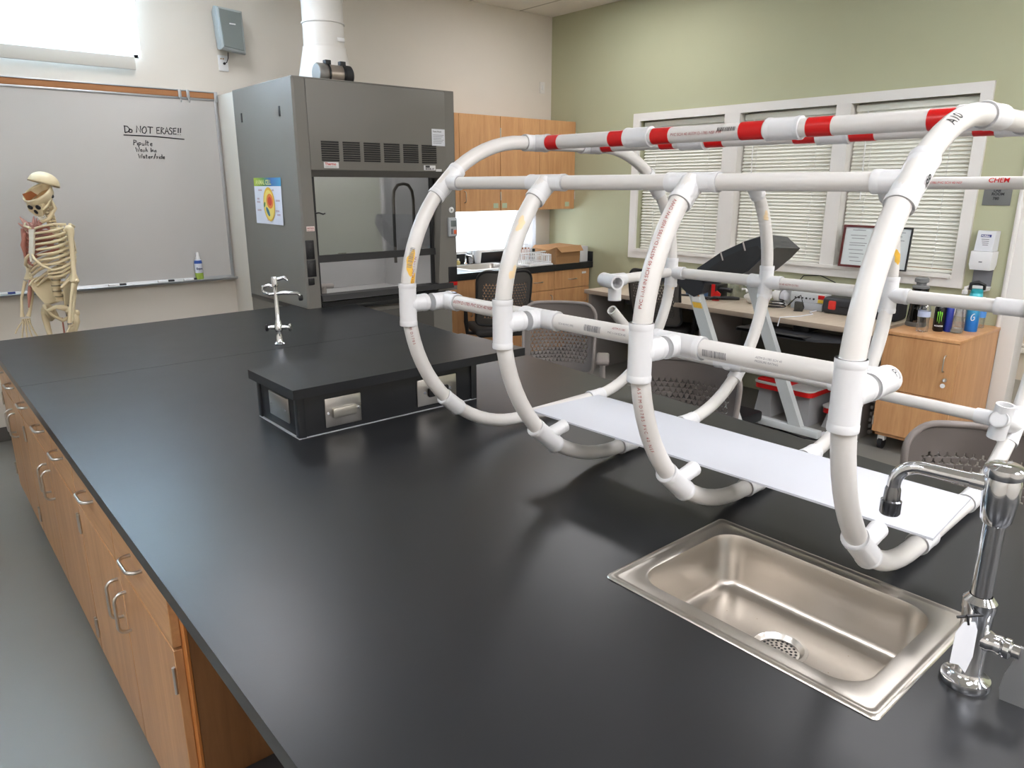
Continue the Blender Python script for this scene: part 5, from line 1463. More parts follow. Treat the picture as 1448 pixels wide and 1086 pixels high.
# ------------------------------------------------------------------ office chairs
def make_chair(shell_m, rim_m, dark):
    ch = thing('office_chair', 'chair', 'chair', (0, 0, 0))
    def part(mb, name, m, par=None, ang=40): return mb.build(name, m, par or ch, local=True, ang=ang)
    part(MB().box(-.235, .235, -.24, .20, .44, .50, .03, 3), 'seat', M_seat)
    part(MB().box(-.2, .2, -.2, .16, .425, .441, .006), 'seat_pan', M_blk)
    # backrest: curved shell pierced by three-armed holes
    W, z0, z1 = .235, .53, .965
    NX, NZ = 150, 136
    def pos(s, t_):
        x = s * W * (1 - .05 * (1 - t_))
        y = .215 + .115 * t_ - .085 * s * s + .03 * math.sin(PI * t_)
        return Vector((x, y, z0 + (z1 - z0) * t_))
    def inside(s, t_, m=0):
        x = abs(s) * W; z = t_ * (z1 - z0); h_ = z1 - z0
        r = .085; w_ = W - .0 - m
        if z > h_ - r - m and x > w_ - r: return (x - (w_ - r)) ** 2 + (z - (h_ - m - r)) ** 2 < r * r
        if z < .05 + m and x > w_ - .05: return (x - (w_ - .05)) ** 2 + (z - (.05 + m)) ** 2 < .05 ** 2
        return x < w_ and m <= z <= h_ - m
    def pierced(s, t_):
        x, z = s * W, t_ * (z1 - z0)
        if not (inside(s, t_, .045)) or z > .345 or z < .06: return False
        p = .0255; q = p * .866
        j = round(z / q); best = 9
        for jj in (j - 1, j, j + 1):
            off = p / 2 if jj % 2 else 0
            ii = round((x - off) / p)
            dx_, dz_ = x - (ii * p + off), z - jj * q
            if dx_ * dx_ + dz_ * dz_ < .0105 ** 2:
                for a in (90, 210, 330):
                    ca, sa = math.cos(R(a)), math.sin(R(a))
                    al, pe = dx_ * ca + dz_ * sa, -dx_ * sa + dz_ * ca
                    if -.001 < al < .0102 and abs(pe) < .00205: return True
        return False
    vs, fs, idx = [], [], {}
    def vi(i, k):
        if (i, k) not in idx:
            idx[(i, k)] = len(vs); vs.append(pos(-1 + 2 * i / NX, k / NZ))
        return idx[(i, k)]
    for i in range(NX):
        for k in range(NZ):
            s, t_ = -1 + 2 * (i + .5) / NX, (k + .5) / NZ
            if inside(s, t_) and not pierced(s, t_):
                fs.append((vi(i, k), vi(i + 1, k), vi(i + 1, k + 1), vi(i, k + 1)))
    bk_ = part(MB().raw(vs, fs), 'backrest', shell_m, ang=80)
    md = bk_.modifiers.new('thick', 'SOLIDIFY'); md.thickness = .004; md.offset = 0
    # rim following the outline
    P = []
    h_ = z1 - z0
    def add(x, z): P.append(pos(x / W, z / h_))
    for k in range(9):
        a = R(90 * k / 8); add(W - .085 + .085 * math.cos(a), h_ - .085 + .085 * math.sin(a))
    for k in range(1, 8): add((W - .085) * (1 - 2 * k / 8), h_)
    for k in range(9):
        a = R(90 + 90 * k / 8); add(-(W - .085) + .085 * math.cos(a), h_ - .085 + .085 * math.sin(a))
    for k in range(1, 6): add(-W, h_ - .085 - (h_ - .135) * k / 6)
    for k in range(7):
        a = R(180 + 90 * k / 6); add(-(W - .05) + .05 * math.cos(a), .05 + .05 * math.sin(a))
    for k in range(1, 8): add((W - .05) * (-1 + 2 * k / 8), 0)
    for k in range(7):
        a = R(270 + 90 * k / 6); add((W - .05) + .05 * math.cos(a), .05 + .05 * math.sin(a))
    for k in range(1, 6): add(W, .05 + (h_ - .135) * k / 6)
    part(MB().tube(P, .0115, 10, closed=True), 'back_rim', rim_m, bk_)
    part(MB().tube([(0, .10, .42), (0, .22, .43), (0, .275, .50), (0, .285, .62)], [.03, .03, .028, .02], 12), 'back_bracket', M_blk)
    for s in (-1, 1):
        ar = part(MB().tube([(s * .16, .02, .435), (s * .275, .03, .45), (s * .285, .03, .54), (s * .285, .02, .655)], [.016, .018, .02, .016], 12), 'armrest', M_deskleg if not dark else M_blk)
        part(MB().box(s * .285 - .04, s * .285 + .04, -.11, .13, .655, .685, .013, 3), 'arm_pad', rim_m if not dark else M_blk, ar)
    part(MB().cyl((0, 0, .10), (0, 0, .43), .028, seg=18), 'gas_column', M_blk)
    for k in range(5):
        a = 2 * PI * k / 5 + .3
        d = Vector((math.cos(a), math.sin(a), 0))
        lg = part(MB().tube([d * .02 + Vector((0, 0, .10)), d * .2 + Vector((0, 0, .095)), d * .29 + Vector((0, 0, .072))], [.026, .02, .016], 10), 'base_leg', M_blk)
        q = d * .285; n_ = Vector((-d.y, d.x, 0))
        part(MB().cyl(q + n_ * -.022 + Vector((0, 0, .028)), q + n_ * .022 + Vector((0, 0, .028)), .028, seg=16), 'caster', M_blk, lg)
    return ch
chairA = make_chair(M_shell, M_rim, False)
def put(c, x, y, rz, label, z=0):
    c.location = (x, y, z); c.rotation_euler = (0, 0, R(rz)); c['label'] = label; c['group'] = 'office chairs around the benches'
# local seat front is -y; rz turns the chair about z
def place(proto, first, bx, by, face, label):
    # bx, by: where the top middle of the backrest stands; face: direction the sitter looks (x, y)
    f = Vector((face[0], face[1], 0)).normalized()
    rz = math.degrees(math.atan2(f.x, -f.y))
    c = proto if first else copy_tree(proto)
    put(c, bx + f.x * .33, by + f.y * .33, rz, label)
    return c
place(chairA, True, 2.55, .66, (-.93, -.36), 'taupe pierced-back office chair at the front right, behind the sink faucet')
place(chairA, False, 2.60, 1.83, (-.95, -.31), 'taupe pierced-back office chair pushed up to the island behind the white sheet')
place(chairA, False, 3.28, 3.36, (-.74, -.67), 'taupe office chair standing just past the right end of the black pedestal')
chairB = make_chair(M_shelld, M_blkm, True)
chairB.scale = (1, 1, 1.06)
place(chairB, True, 3.80, 4.52, (.42, .9), 'charcoal office chair in front of the side counter cabinets')
place(chairB, False, 4.72, 3.80, (.97, .2), 'charcoal office chair tucked in at the pale desk by the green wall')

# ------------------------------------------------------------------ desk along the green wall
dzt = .77
def desk(y0, y1, label):
    t = thing('desk', label, 'desk', (5.18, (y0 + y1) / 2, 0), 0, 'pale laminate desks along the green wall')
    MB().box(4.855, XR - .002, y0 + .001, y1 - .001, dzt - .034, dzt, .002).build('desktop', M_lam, t)
    MB().box(4.848, 4.856, y0 + .001, y1 - .001, dzt - .036, dzt + .001, .002).build('edge_band', M_lame, t)
    for y in (y0 + .01, y1 - .05):
        MB().box(4.90, 5.44, y, y + .04, .0, dzt - .036, .004).build('leg_panel', M_deskleg, t)
    MB().box(5.36, 5.38, y0 + .05, y1 - .05, .22, dzt - .036).build('modesty_panel', M_deskp, t)
    return t
desk(2.035, 3.36, 'pale laminate desk under the window, right half with the keyboard tray')
desk(3.362, 4.66, 'pale laminate desk under the window, left half nearest the room corner')
kt = thing('keyboard_tray', 'black moulded keyboard tray hanging under the right half of the desk', 'keyboard tray', (4.84, 2.5, .68))
MB().prism([(4.72, 2.33), (4.70, 2.42), (4.70, 2.95), (5.0, 2.95), (5.0, 2.2), (4.80, 2.2), (4.77, 2.27)], 'z', .665, .682).build('tray', M_treadd, kt)
MB().box(4.70, 4.78, 2.40, 2.95, .66, .69, .008).build('palm_rest', M_blk, kt)
MB().box(4.92, 5.1, 2.5, 2.62, .682, .735, .004).build('mount_arm', M_blkm, kt)

# ------------------------------------------------------------------ exercise machine
tm = thing('treadmill', 'silver exercise machine with slanted uprights and a large charcoal console before the desk', 'treadmill', (4.3, 2.8, 0))
def upright(x):
    def q(y, z, hw, hd): return [(x - hw, y - hd, z), (x + hw, y - hd, z), (x + hw, y + hd, z), (x - hw, y + hd, z)]
    return MB().loft([q(2.37, .06, .026, .045), q(2.83, 1.06, .024, .042)])
for x in (3.975, 4.65): 
    u_ = upright(x).build('upright', M_tread, tm, ang=20)
    if x < 4: 
        MB().loft([[(x - .0275, y, z) for y, z in ((2.735, .93), (2.80, .93), (2.815, .965), (2.75, .965))], [(x - .0245, y, z) for y, z in ((2.735, .93), (2.80, .93), (2.815, .965), (2.75, .965))]]).build('warning_label', M_stain, u_)
        MB().loft([[(x - .0275, y, z) for y, z in ((2.765, 1.005), (2.825, 1.02), (2.828, 1.035), (2.77, 1.02))], [(x - .0245, y, z) for y, z in ((2.765, 1.005), (2.825, 1.02), (2.828, 1.035), (2.77, 1.02))]]).build('warning_label', mat('orange_label', (214, 130, 60), .5), u_)
        MB().loft([[(x - .027, y, z) for y, z in ((2.752, .97), (2.815, .97), (2.825, 1.0), (2.762, 1.0))], [(x - .0245, y, z) for y, z in ((2.752, .97), (2.815, .97), (2.825, 1.0), (2.762, 1.0))]]).build('warning_label', M_white, u_)
for x in (3.975, 4.65): MB().box(x - .03, x + .03, 2.2, 3.3, .02, .075, .01).build('floor_rail', M_tread, tm)
MB().box(4.01, 4.62, 2.62, 3.35, .05, .13, .02).build('running_deck', M_blk, tm)
for x in (3.975, 4.65):
    MB().prism([(2.74, 1.03), (2.80, 1.0), (2.86, 1.02), (2.93, 1.07), (3.12, 1.075), (3.12, 1.10), (2.90, 1.13), (2.72, 1.12)], 'x', x - .035, x + .035).build('handle_clamp', M_treadd, tm)
# console: a shallow hood, low towards the user and high at the far side
prof_o = [(2.79, 1.185), (2.62, 1.30), (2.46, 1.375), (2.35, 1.41)]
hood_l = [(3.94, y, z) for y, z in prof_o] + [(3.94, 2.30, 1.32), (3.94, 2.42, 1.20), (3.94, 2.62, 1.10), (3.94, 2.74, 1.09)]
hood_r = [(4.68, 2.86, 1.16), (4.68, 2.76, 1.27), (4.68, 2.66, 1.335), (4.68, 2.60, 1.36), (4.68, 2.50, 1.29), (4.68, 2.56, 1.22), (4.68, 2.66, 1.13), (4.68, 2.79, 1.06)]
cs = MB().loft([hood_l, [(4.2, p[1] * .4 + q[1] * .6 - .02, p[2] * .55 + q[2] * .45 + .02) for p, q in zip(hood_l, hood_r)], hood_r]).build('console', M_treadd, tm, ang=30)
MB().loft([[(3.936, 2.70, 1.19), (3.936, 2.58, 1.275), (3.936, 2.45, 1.335), (3.936, 2.37, 1.355), (3.936, 2.33, 1.31), (3.936, 2.44, 1.19), (3.936, 2.6, 1.115)], [(3.942, 2.70, 1.19), (3.942, 2.58, 1.275), (3.942, 2.45, 1.335), (3.942, 2.37, 1.355), (3.942, 2.33, 1.31), (3.942, 2.44, 1.19), (3.942, 2.6, 1.115)]]).build('console_recess', mat('console_recess_plastic', (42, 42, 42), .5, bump=.04, bscale=300), cs)
for y, z in ((2.62, 1.30), (2.47, 1.37)):
    MB().tube([(3.933, y, z), (3.933, y - .02, z - .05)], .005, 6).build('console_rib', M_deskleg, cs)

# ------------------------------------------------------------------ things on the desk
b = thing('carry_case', 'blue and black carry case standing at the back of the left desk', 'case', (5.38, 3.66, dzt))
MB().box(5.30, 5.44, 3.62, 3.86, dzt, dzt + .10, .012, 3).build('case_body', mat('denim_blue_plastic', (72, 102, 138), .5, bump=.05, bscale=200), b)
MB().box(5.29, 5.45, 3.53, 3.62, dzt, dzt + .115, .008).build('black_end', M_blk, b)
MB().tube([(5.33, 3.53, dzt + .075), (5.33, 3.47, dzt + .08), (5.34, 3.42, dzt + .075)], .02, 10).build('side_grip', M_blk, b)
MB().box(5.285, 5.292, 3.55, 3.585, dzt + .0, dzt + .12, .002).build('red_strap', M_red, b)
b = thing('hand_tool', 'black and red pipe tool lying on the desk before the blue case', 'tool', (5.2, 3.45, dzt))
MB().tube([(5.10, 3.62, dzt + .018), (5.17, 3.5, dzt + .02), (5.24, 3.36, dzt + .03), (5.26, 3.29, dzt + .03)], [.012, .014, .018, .012], 10).build('tool_handle', M_blk, b)
MB().loft([[(5.165, 3.49, dzt + .002), (5.19, 3.44, dzt + .002), (5.195, 3.43, dzt + .06), (5.18, 3.46, dzt + .085), (5.17, 3.48, dzt + .07)], [(5.18, 3.495, dzt + .002), (5.205, 3.445, dzt + .002), (5.21, 3.435, dzt + .06), (5.195, 3.465, dzt + .085), (5.185, 3.485, dzt + .07)]]).build('red_jaw', M_red, b)
MB().tube([(5.14, 3.52, dzt + .01), (5.12, 3.44, dzt + .045), (5.16, 3.40, dzt + .04), (5.2, 3.46, dzt + .012)], .006, 8).build('tool_strap', M_blk, b)
b = tag(MB().lathe([(0, 0), (.007, 0), (.008, .01), (.008, .12), (.003, .14), (0, .142)], (5.2, 3.86, dzt + .0085), 12, (.3, -1, 0)).build('black_pen', M_blk), 'black pen lying on the left desk beside the machine upright', 'pen')
for (x, y, w_, d, h_, lb) in ((5.44, 3.42, .10, .14, .14, 'clear empty plastic tub at the back of the desk by the wall, left one'), (5.43, 3.24, .11, .16, .12, 'clear empty plastic tub at the back of the desk, right one behind the pipe hoop')):
    c = thing('plastic_tub', lb, 'tub', (x, y, dzt), 0, 'clear tubs on the desk')
    MB().loft([lp(x - w_ / 2 + .01, x + w_ / 2 - .01, y - d / 2 + .01, y + d / 2 - .01, .02, dzt + .002, 4), lp(x - w_ / 2, x + w_ / 2, y - d / 2, y + d / 2, .025, dzt + h_, 4)], cap=False).build('tub_wall', M_clear, c)
    MB().loft([lp(x - w_ / 2, x + w_ / 2, y - d / 2, y + d / 2, .025, dzt + h_, 4), lp(x - w_ / 2 - .008, x + w_ / 2 + .008, y - d / 2 - .008, y + d / 2 + .008, .03, dzt + h_ + .003, 4)], cap=False).build('tub_rim', M_white, c)
b = thing('cloth_bag', 'crumpled white plastic bag on the desk behind the hoop tee', 'bag', (5.3, 3.14, dzt))
bm_ = MB().ell((5.3, 3.16, dzt + .05), (.07, .10, .05), u=20, v=14)
for v in bm_.bm.verts:
    n_ = math.sin(v.co.x * 90) * math.cos(v.co.y * 70 + v.co.z * 60); v.co += (v.co - Vector((5.3, 3.16, dzt + .05))) * .14 * n_
    v.co.z = max(v.co.z, dzt + .001)
bm_.build('bag_body', shade_mat('frosted_bag_film', (232, 230, 226), .4), b)
MB().tube([(5.3, 3.25, dzt + .09), (5.31, 3.27, dzt + .11), (5.3, 3.3, dzt + .105)], [.012, .006, .01], 8).build('bag_knot', M_white, b)
b = thing('desk_lamp', 'white dome lamp lying on its side on the desk among cables', 'lamp', (5.40, 2.98, dzt))
MB().lathe([(.018, -.14), (.02, -.04), (.05, .0), (.072, .05), (.078, .09), (.074, .09), (.066, .05), (.04, .005)], (5.40, 3.04, dzt + .08), 26, (-.25, -1, 0)).build('lamp_shade', M_white, b)
MB().lathe([(0, .03), (.03, .035), (.045, .07), (.03, .098), (0, .106)], (5.40, 3.04, dzt + .08), 20, (-.25, -1, 0)).build('lamp_bulb', mat('milk_glass_bulb', (214, 214, 220), .2), b)
MB().cyl((5.40, 3.02, dzt + .0), (5.40, 3.02, dzt + .03), .05, seg=20).build('lamp_foot', M_white, b)
b = thing('coiled_cable', 'coil of dark cable lying on the desk in front of the white lamp', 'cable', (5.28, 2.9, dzt))
pts = []
for k in range(46):
    a = 2 * PI * k / 15
    pts.append((5.22 + (.06 - .0006 * k) * math.cos(a), 2.93 + (.075 - .0006 * k) * math.sin(a), dzt + .006 + .0014 * k))
MB().tube(pts, .0045, 8).build('cable_coil', M_blk, b)
MB().tube([(5.26, 2.86, dzt + .03), (5.24, 2.80, dzt + .09), (5.25, 2.76, dzt + .12), (5.26, 2.73, dzt + .03), (5.22, 2.72, dzt + .006), (5.20, 2.78, dzt + .006)], .004, 8).build('cable_tail', M_blk, b)
MB().box(5.235, 5.265, 2.735, 2.80, dzt + .002, dzt + .07, .008).build('plug_block', mat('black_white_plug', (64, 64, 60), .5, var=.5, vscale=90), b)
b = tag(MB().tube([(4.845, 2.70, dzt - .06), (4.85, 2.69, dzt + .006), (5.0, 2.62, dzt + .005), (5.15, 2.60, dzt + .006), (5.22, 2.66, dzt + .006), (5.32, 2.66, dzt + .006)], .004, 8).build('white_cable', M_wht), 'white cable running across the desk and over its front edge', 'cable')
b = thing('control_unit', 'grey electronic control unit with a row of sockets standing on the desk', 'electronic device', (5.40, 2.76, dzt))
MB().box(5.36, 5.46, 2.62, 2.90, dzt + .055, dzt + .125, .004).build('upper_case', mat('grey_white_case', (196, 198, 200), .45), b)
MB().box(5.33, 5.45, 2.62, 2.88, dzt, dzt + .054, .006).build('lower_case', mat('steel_grey_case', (170, 174, 180), .4, bump=.2, bscale=60), b)
for k in range(6): MB().cyl((5.357, 2.86 - k * .03, dzt + .085), (5.362, 2.86 - k * .03, dzt + .085), .006 + .002 * (k % 2), seg=10).build('socket', M_blk, b)
MB().box(5.356, 5.361, 2.625, 2.675, dzt + .06, dzt + .085, .001).build('yellow_label', mat('yellow_label', (226, 196, 70), .5), b)
MB().box(5.355, 5.361, 2.625, 2.675, dzt + .088, dzt + .118, .001).build('red_label', M_red, b)
b = thing('tool_case', 'black tool case with a red latch standing on the right of the desk', 'case', (5.36, 2.46, dzt))
MB().box(5.29, 5.45, 2.34, 2.61, dzt, dzt + .125, .03, 4).build('case_body', M_treadd, b)
MB().box(5.278, 5.30, 2.50, 2.555, dzt + .035, dzt + .10, .008).build('red_latch', mat('red_latch_plastic', (206, 52, 44), .4), b)
MB().box(5.284, 5.30, 2.36, 2.48, dzt + .06, dzt + .066, .001).build('case_seam', M_blk, b)
b = thing('camera_bag', 'black padded bag at the right end of the desk beside the cabinet', 'bag', (5.38, 2.16, dzt))
MB().box(5.29, 5.47, 2.06, 2.24, dzt, dzt + .15, .03, 4).build('bag_body', mat('black_nylon', (36, 37, 42), .8, bump=.3, bscale=300), b)
MB().box(5.284, 5.30, 2.08, 2.22, dzt + .02, dzt + .09, .008).build('front_pocket', mat('black_nylon_pocket', (44, 45, 52), .8, bump=.3, bscale=300), b)
MB().tube([(5.38, 2.09, dzt + .145), (5.38, 2.10, dzt + .19), (5.38, 2.20, dzt + .19), (5.38, 2.21, dzt + .145)], .007, 8).build('bag_handle', M_blk, b)
b = thing('tissue_pack', 'white soft packet lying behind the black bag at the window sill', 'packet', (5.42, 2.28, dzt))
MB().box(5.36, 5.46, 2.245, 2.335, dzt, dzt + .10, .02, 3).build('packet_body', M_wht, b)
MB().box(5.352, 5.366, 2.26, 2.32, dzt + .03, dzt + .07, .003).build('packet_flap', M_white, b)
cb = tag(MB().tube([(5.46, 2.95, dzt + .13), (5.49, 2.88, dzt + .24), (5.495, 2.75, dzt + .255), (5.49, 2.62, dzt + .21), (5.46, 2.55, dzt + .13)], .004, 8).build('looped_cable', M_blk), 'thin black cable looping up from the control unit below the window trim', 'cable')

# steps and bins on the floor below the desk
def step(x0, x1, y0, y1, z, label):
    t = thing('aerobic_step', label, 'exercise step', ((x0 + x1) / 2, (y0 + y1) / 2, 0), 0, 'grey and red exercise steps under the desk')
    MB().prism([(p[0], p[1]) for p in rrect(x0, x1, y0, y1, .05)], 'z', z - .05, z - .012).build('red_skirt', M_red, t)
    MB().prism([(p[0], p[1]) for p in rrect(x0 - .004, x1 + .004, y0 - .004, y1 + .004, .05)], 'z', z - .012, z).build('platform', mat('pale_grey_step', (190, 188, 184), .6, bump=.3, bscale=160), t)
    for y in (y0 + .08, y1 - .08):
        MB().loft([[(x0 + .02, y - .07, 0), (x1 - .02, y - .07, 0), (x1 - .02, y + .07, 0), (x0 + .02, y + .07, 0)], [(x0 + .05, y - .05, z - .052), (x1 - .05, y - .05, z - .052), (x1 - .05, y + .05, z - .052), (x0 + .05, y + .05, z - .052)]]).build('step_leg', mat('grey_step_leg', (150, 150, 150), .55), t)
    return t
step(4.86, 5.26, 2.40, 2.86, .27, 'tall grey and red exercise step on the floor under the desk')
step(4.95, 5.30, 2.11, 2.36, .165, 'low grey and red exercise step on the floor beside the taller one')
b = thing('red_folder', 'red plastic folder lying on top of the taller exercise step', 'folder', (5.0, 2.74, .271))
MB().box(4.88, 5.1, 2.58, 2.84, .271, .29, .004).build('cover', M_red, b)
MB().box(4.885, 5.095, 2.585, 2.835, .277, .285).build('papers', M_wht, b)
pp = thing('paper_pile', 'loose white printed papers on the floor before the low exercise step', 'papers', (4.80, 2.16, 0))
for k in range(3):
    M = Matrix.Translation((4.80 + .015 * k, 2.18 - .02 * k, .002 + .003 * k)) @ Matrix.Rotation(.3 * k, 4, 'Z')
    MB().box(-.07, .07, -.1, .1, 0, .002, M=M).build('sheet', M_wht, pp)
cb = tag(MB().tube([(4.72, 2.72, .005), (4.66, 2.5, .005), (4.62, 2.3, .005), (4.72, 2.14, .005), (4.9, 2.1, .005), (4.94, 2.08, .005), (5.32, 2.08, .02)], .005, 8).build('floor_cable', M_blk), 'dark cable curling over the floor before the exercise steps', 'cable')
rk_ = thing('file_rack', 'narrow grey wire file rack standing on the floor beside the wooden cabinet', 'rack', (5.06, 2.03, 0))
for k in range(8):
    MB().box(4.98, 5.2, 2.01, 2.028, .03 + k * .045, .055 + k * .045, .003).build('shelf', M_deskleg, rk_)

# ------------------------------------------------------------------ low cabinet by the door and the drinks on it
cx0, cyA, cyB, czt = 4.79, 1.485, 1.925, .80
t = thing('storage_cabinet', 'maple storage cabinet on casters with a locked door beside the doorway', 'cabinet', (5.15, 1.7, 0))
b = MB()
b.box(cx0 + .021, XR - .01, cyA, cyA + .018, .10, czt - .022).box(cx0 + .021, XR - .01, cyB - .018, cyB, .10, czt - .022).box(XR - .03, XR - .01, cyA, cyB, .10, czt - .022).box(cx0 + .021, XR - .01, cyA, cyB, .10, .12)
b.build('carcass', M_woodu, t, smooth=False)
MB().box(cx0 - .004, XR - .006, cyA - .004, cyB + .004, czt - .02, czt, .002).build('cabinet_top', M_woodu, t)
d = MB().box(cx0, cx0 + .02, cyA + .001, cyB - .001, .425, czt - .023, .0015, 1).build('door', M_woodu, t)
bar_handle((cx0, cyA + .065, .60), (cx0, cyA + .065, .70), (-1, 0, 0)).build('handle', M_ss, d)
MB().cyl((cx0 - .012, cyA + .05, .55), (cx0, cyA + .05, .55), .012, seg=16).build('lock', M_ss, d)
MB().box(cx0 - .03, cx0 - .012, cyA + .048, cyA + .052, .543, .557, .001).lathe([(0, 0), (.014, 0), (.014, .003), (0, .003)], (cx0 - .026, cyA + .05, .518), 16, (-1, 0, 0)).build('key', M_white, d)
d = MB().box(cx0, cx0 + .02, cyA + .001, cyB - .001, .125, .421, .0015, 1).build('lower_door', M_woodu, t)
for zz in (.2, .36): MB().cyl((cx0 - .003, cyB - .002, zz - .03), (cx0 - .003, cyB - .002, zz + .03), .005, seg=10).build('hinge', M_ss, d)
for x in (cx0 + .06, XR - .1):
    for y in (cyA + .05, cyB - .05):
        c = MB().cyl((x, y - .014, .038), (x, y + .014, .038), .038, seg=18).build('caster', M_blk, t)
        MB().box(x - .02, x + .02, y - .022, y + .022, .06, .10, .003).build('caster_fork', M_white, c)

def bottle(name, label, cat, x, y, prof, m, z=czt): 
    t = thing(name, label, cat, (x, y, z))
    MB().lathe(prof, (x, y, z), 26).build('bottle_body', m, t)
    return t
t = bottle('pitcher', 'smoky clear pitcher with a grey lid at the left of the cabinet top', 'pitcher', 5.12, 1.87, [(0, .004), (.058, .002), (.06, .02), (.052, .12), (.046, .20), (.05, .255), (.048, .255), (.044, .20), (.05, .12), (.057, .02), (0, .008)], M_smoke)
MB().lathe([(.051, .25), (.052, .262), (.03, .27), (.03, .285), (.042, .29), (.042, .312), (.036, .318), (0, .32)], (5.12, 1.87, czt), 26).build('lid', mat('grey_lid', (120, 122, 122), .5), t)
MB().lathe([(0, 0), (.062, 0), (.064, .012), (.06, .03)], (5.12, 1.87, czt), 26).build('base_ring', mat('dark_grey_base', (90, 90, 88), .5), t)
MB().tube([(5.075, 1.845, czt + .24), (5.05, 1.83, czt + .22), (5.05, 1.83, czt + .10), (5.072, 1.843, czt + .06)], .008, 10).build('handle', M_smoke, t)
t = bottle('water_bottle', 'empty clear water bottle with a thin blue label on the cabinet top', 'bottle', 4.92, 1.755, [(0, .008), (.02, .002), (.034, .006), (.036, .03), (.033, .07), (.0355, .10), (.0355, .14), (.03, .17), (.014, .2), (.012, .215), (.012, .222), (.0, .222)], M_clear)
MB().lathe([(.0362, .10), (.0362, .135)], (4.92, 1.755, czt), 26).build('label_band', mat('pale_blue_label', (176, 188, 216), .5, var=.15, vscale=70), t)
MB().lathe([(.0135, .205), (.0135, .222), (0, .224)], (4.92, 1.755, czt), 18).build('cap', M_white, t)
# energy drink can
t = thing('drink_can', 'black drink can with a green claw mark on the cabinet top', 'can', (5.03, 1.70, czt))
c = Vector((5.03, 1.70, czt))
MB().lathe([(0, .004), (.026, 0), (.033, .01), (.033, .148), (.029, .16)], c, 28).build('can_body', mat('satin_black_can', (22, 22, 24), .25), t)
MB().lathe([(.029, .16), (.0285, .164), (.026, .164), (.026, .159), (0, .159)], c, 28).build('can_lid', M_alu, t)
vdir = Vector((-5.03, -1.70, 0)).normalized()
def canwrap(polys, nm, m, rad=.0334):
    mb = MB(); a0 = math.atan2(vdir.y, vdir.x)
    for P in polys:
        mb.face([c + Vector((math.cos(a0 + x / rad) * rad, math.sin(a0 + x / rad) * rad, z)) for x, z in P])
    return mb.build(nm, m, t, smooth=False, dedupe=False)
M_lime = mat('lime_claw_print', (120, 206, 60), .4)
claw = []
for k, (x, top, bot) in enumerate(((-.012, .13, .062), (-.001, .134, .052), (.010, .13, .064))):
    claw.append([(x - .0045, top - .004), (x + .002, top), (x + .0045, top - .012), (x + .002, bot + .03), (x + .0015, bot), (x - .001, bot + .012), (x - .0015, top - .02)])
canwrap(claw, 'claw_mark', M_lime)
vs, fs = text_geo('MONSTER', .0115, 'CENTER', .0004)
mb = MB(); a0 = math.atan2(vdir.y, vdir.x)
mb.raw([c + Vector((math.cos(a0 + v.x / .0334) * .0334, math.sin(a0 + v.x / .0334) * .0334, .034 + v.y)) for v in vs], fs)
mb.build('brand_print', M_white, t, smooth=False, dedupe=False)
# tall bottles
t = bottle('glass_bottle', 'clear bottle with a blue sleeve and a little water in it on the cabinet top', 'bottle', 5.05, 1.60, [(0, .006), (.03, .002), (.036, .01), (.036, .06), (.03, .09), (.022, .13), (.02, .185), (.021, .19), (.0, .19)], M_clear)
MB().lathe([(0, .008), (.033, .008), (.033, .03), (0, .03)], (5.05, 1.60, czt), 22).build('water', mat('still_water', (200, 214, 214), .05, trans=.8, ior=1.33), t)
t = bottle('spray_can', 'slim royal blue bottle with a teal cap between the can and the teal bottle', 'bottle', 5.06, 1.655, [(0, .0), (.021, 0), (.022, .004), (.022, .15), (.018, .158), (0, .158)], mat('royal_blue_sleeve', (44, 60, 150), .35, var=.1, vscale=30))
MB().lathe([(.0185, .155), (.0185, .19), (.014, .197), (0, .198)], (5.06, 1.655, czt), 20).build('cap', mat('teal_cap', (40, 150, 160), .4), t)
bmat, nt, b = new_mat('teal_to_blue_enamel')
tc = N(nt, 'ShaderNodeTexCoord'); sx_ = N(nt, 'ShaderNodeSeparateXYZ'); nt.links.new(tc.outputs['Object'], sx_.inputs[0])
mr = N(nt, 'ShaderNodeMapRange'); mr.inputs['From Min'].default_value = .06; mr.inputs['From Max'].default_value = .22; nt.links.new(sx_.outputs['Z'], mr.inputs['Value'])
cr = N(nt, 'ShaderNodeValToRGB'); nt.links.new(mr.outputs['Result'], cr.inputs['Fac']); cr.color_ramp.elements[0].color = lin((30, 110, 190)); cr.color_ramp.elements[1].color = lin((84, 186, 200))
nt.links.new(cr.outputs['Color'], b.inputs['Base Color']); b.inputs['Roughness'].default_value = .35
t = bottle('sport_bottle', 'teal and blue sport bottle with a black flip lid on the cabinet top', 'bottle', 5.19, 1.565, [(0, 0), (.035, 0), (.037, .005), (.037, .235), (.033, .245), (0, .246)], bmat)
MB().lathe([(.034, .244), (.034, .262), (.026, .27), (0, .27)], (5.19, 1.565, czt), 24).build('lid', mat('teal_cap', (40, 150, 160), .4), t)
MB().tube([(5.17, 1.60, czt + .262), (5.175, 1.60, czt + .30), (5.19, 1.565, czt + .31), (5.2, 1.53, czt + .295), (5.2, 1.53, czt + .265)], [.01, .012, .015, .011, .008], 10).build('flip_spout', M_blk, t)
lg = MB(); c = Vector((5.19, 1.565, czt)); a0 = math.atan2(-1.565, -5.19)
P = []
for k in range(15):
    a = R(60 + 250 * k / 14); P.append(((.012 * math.cos(a) + .004), .095 + .02 * math.sin(a) + .006 * math.cos(a)))
P += [(.011, .098), (.004, .094)]
lg.tube([c + Vector((math.cos(a0 + x / .0375) * .0375, math.sin(a0 + x / .0375) * .0375, z)) for x, z in P], .0028, 6)
lg.build('swirl_logo', M_white, t)
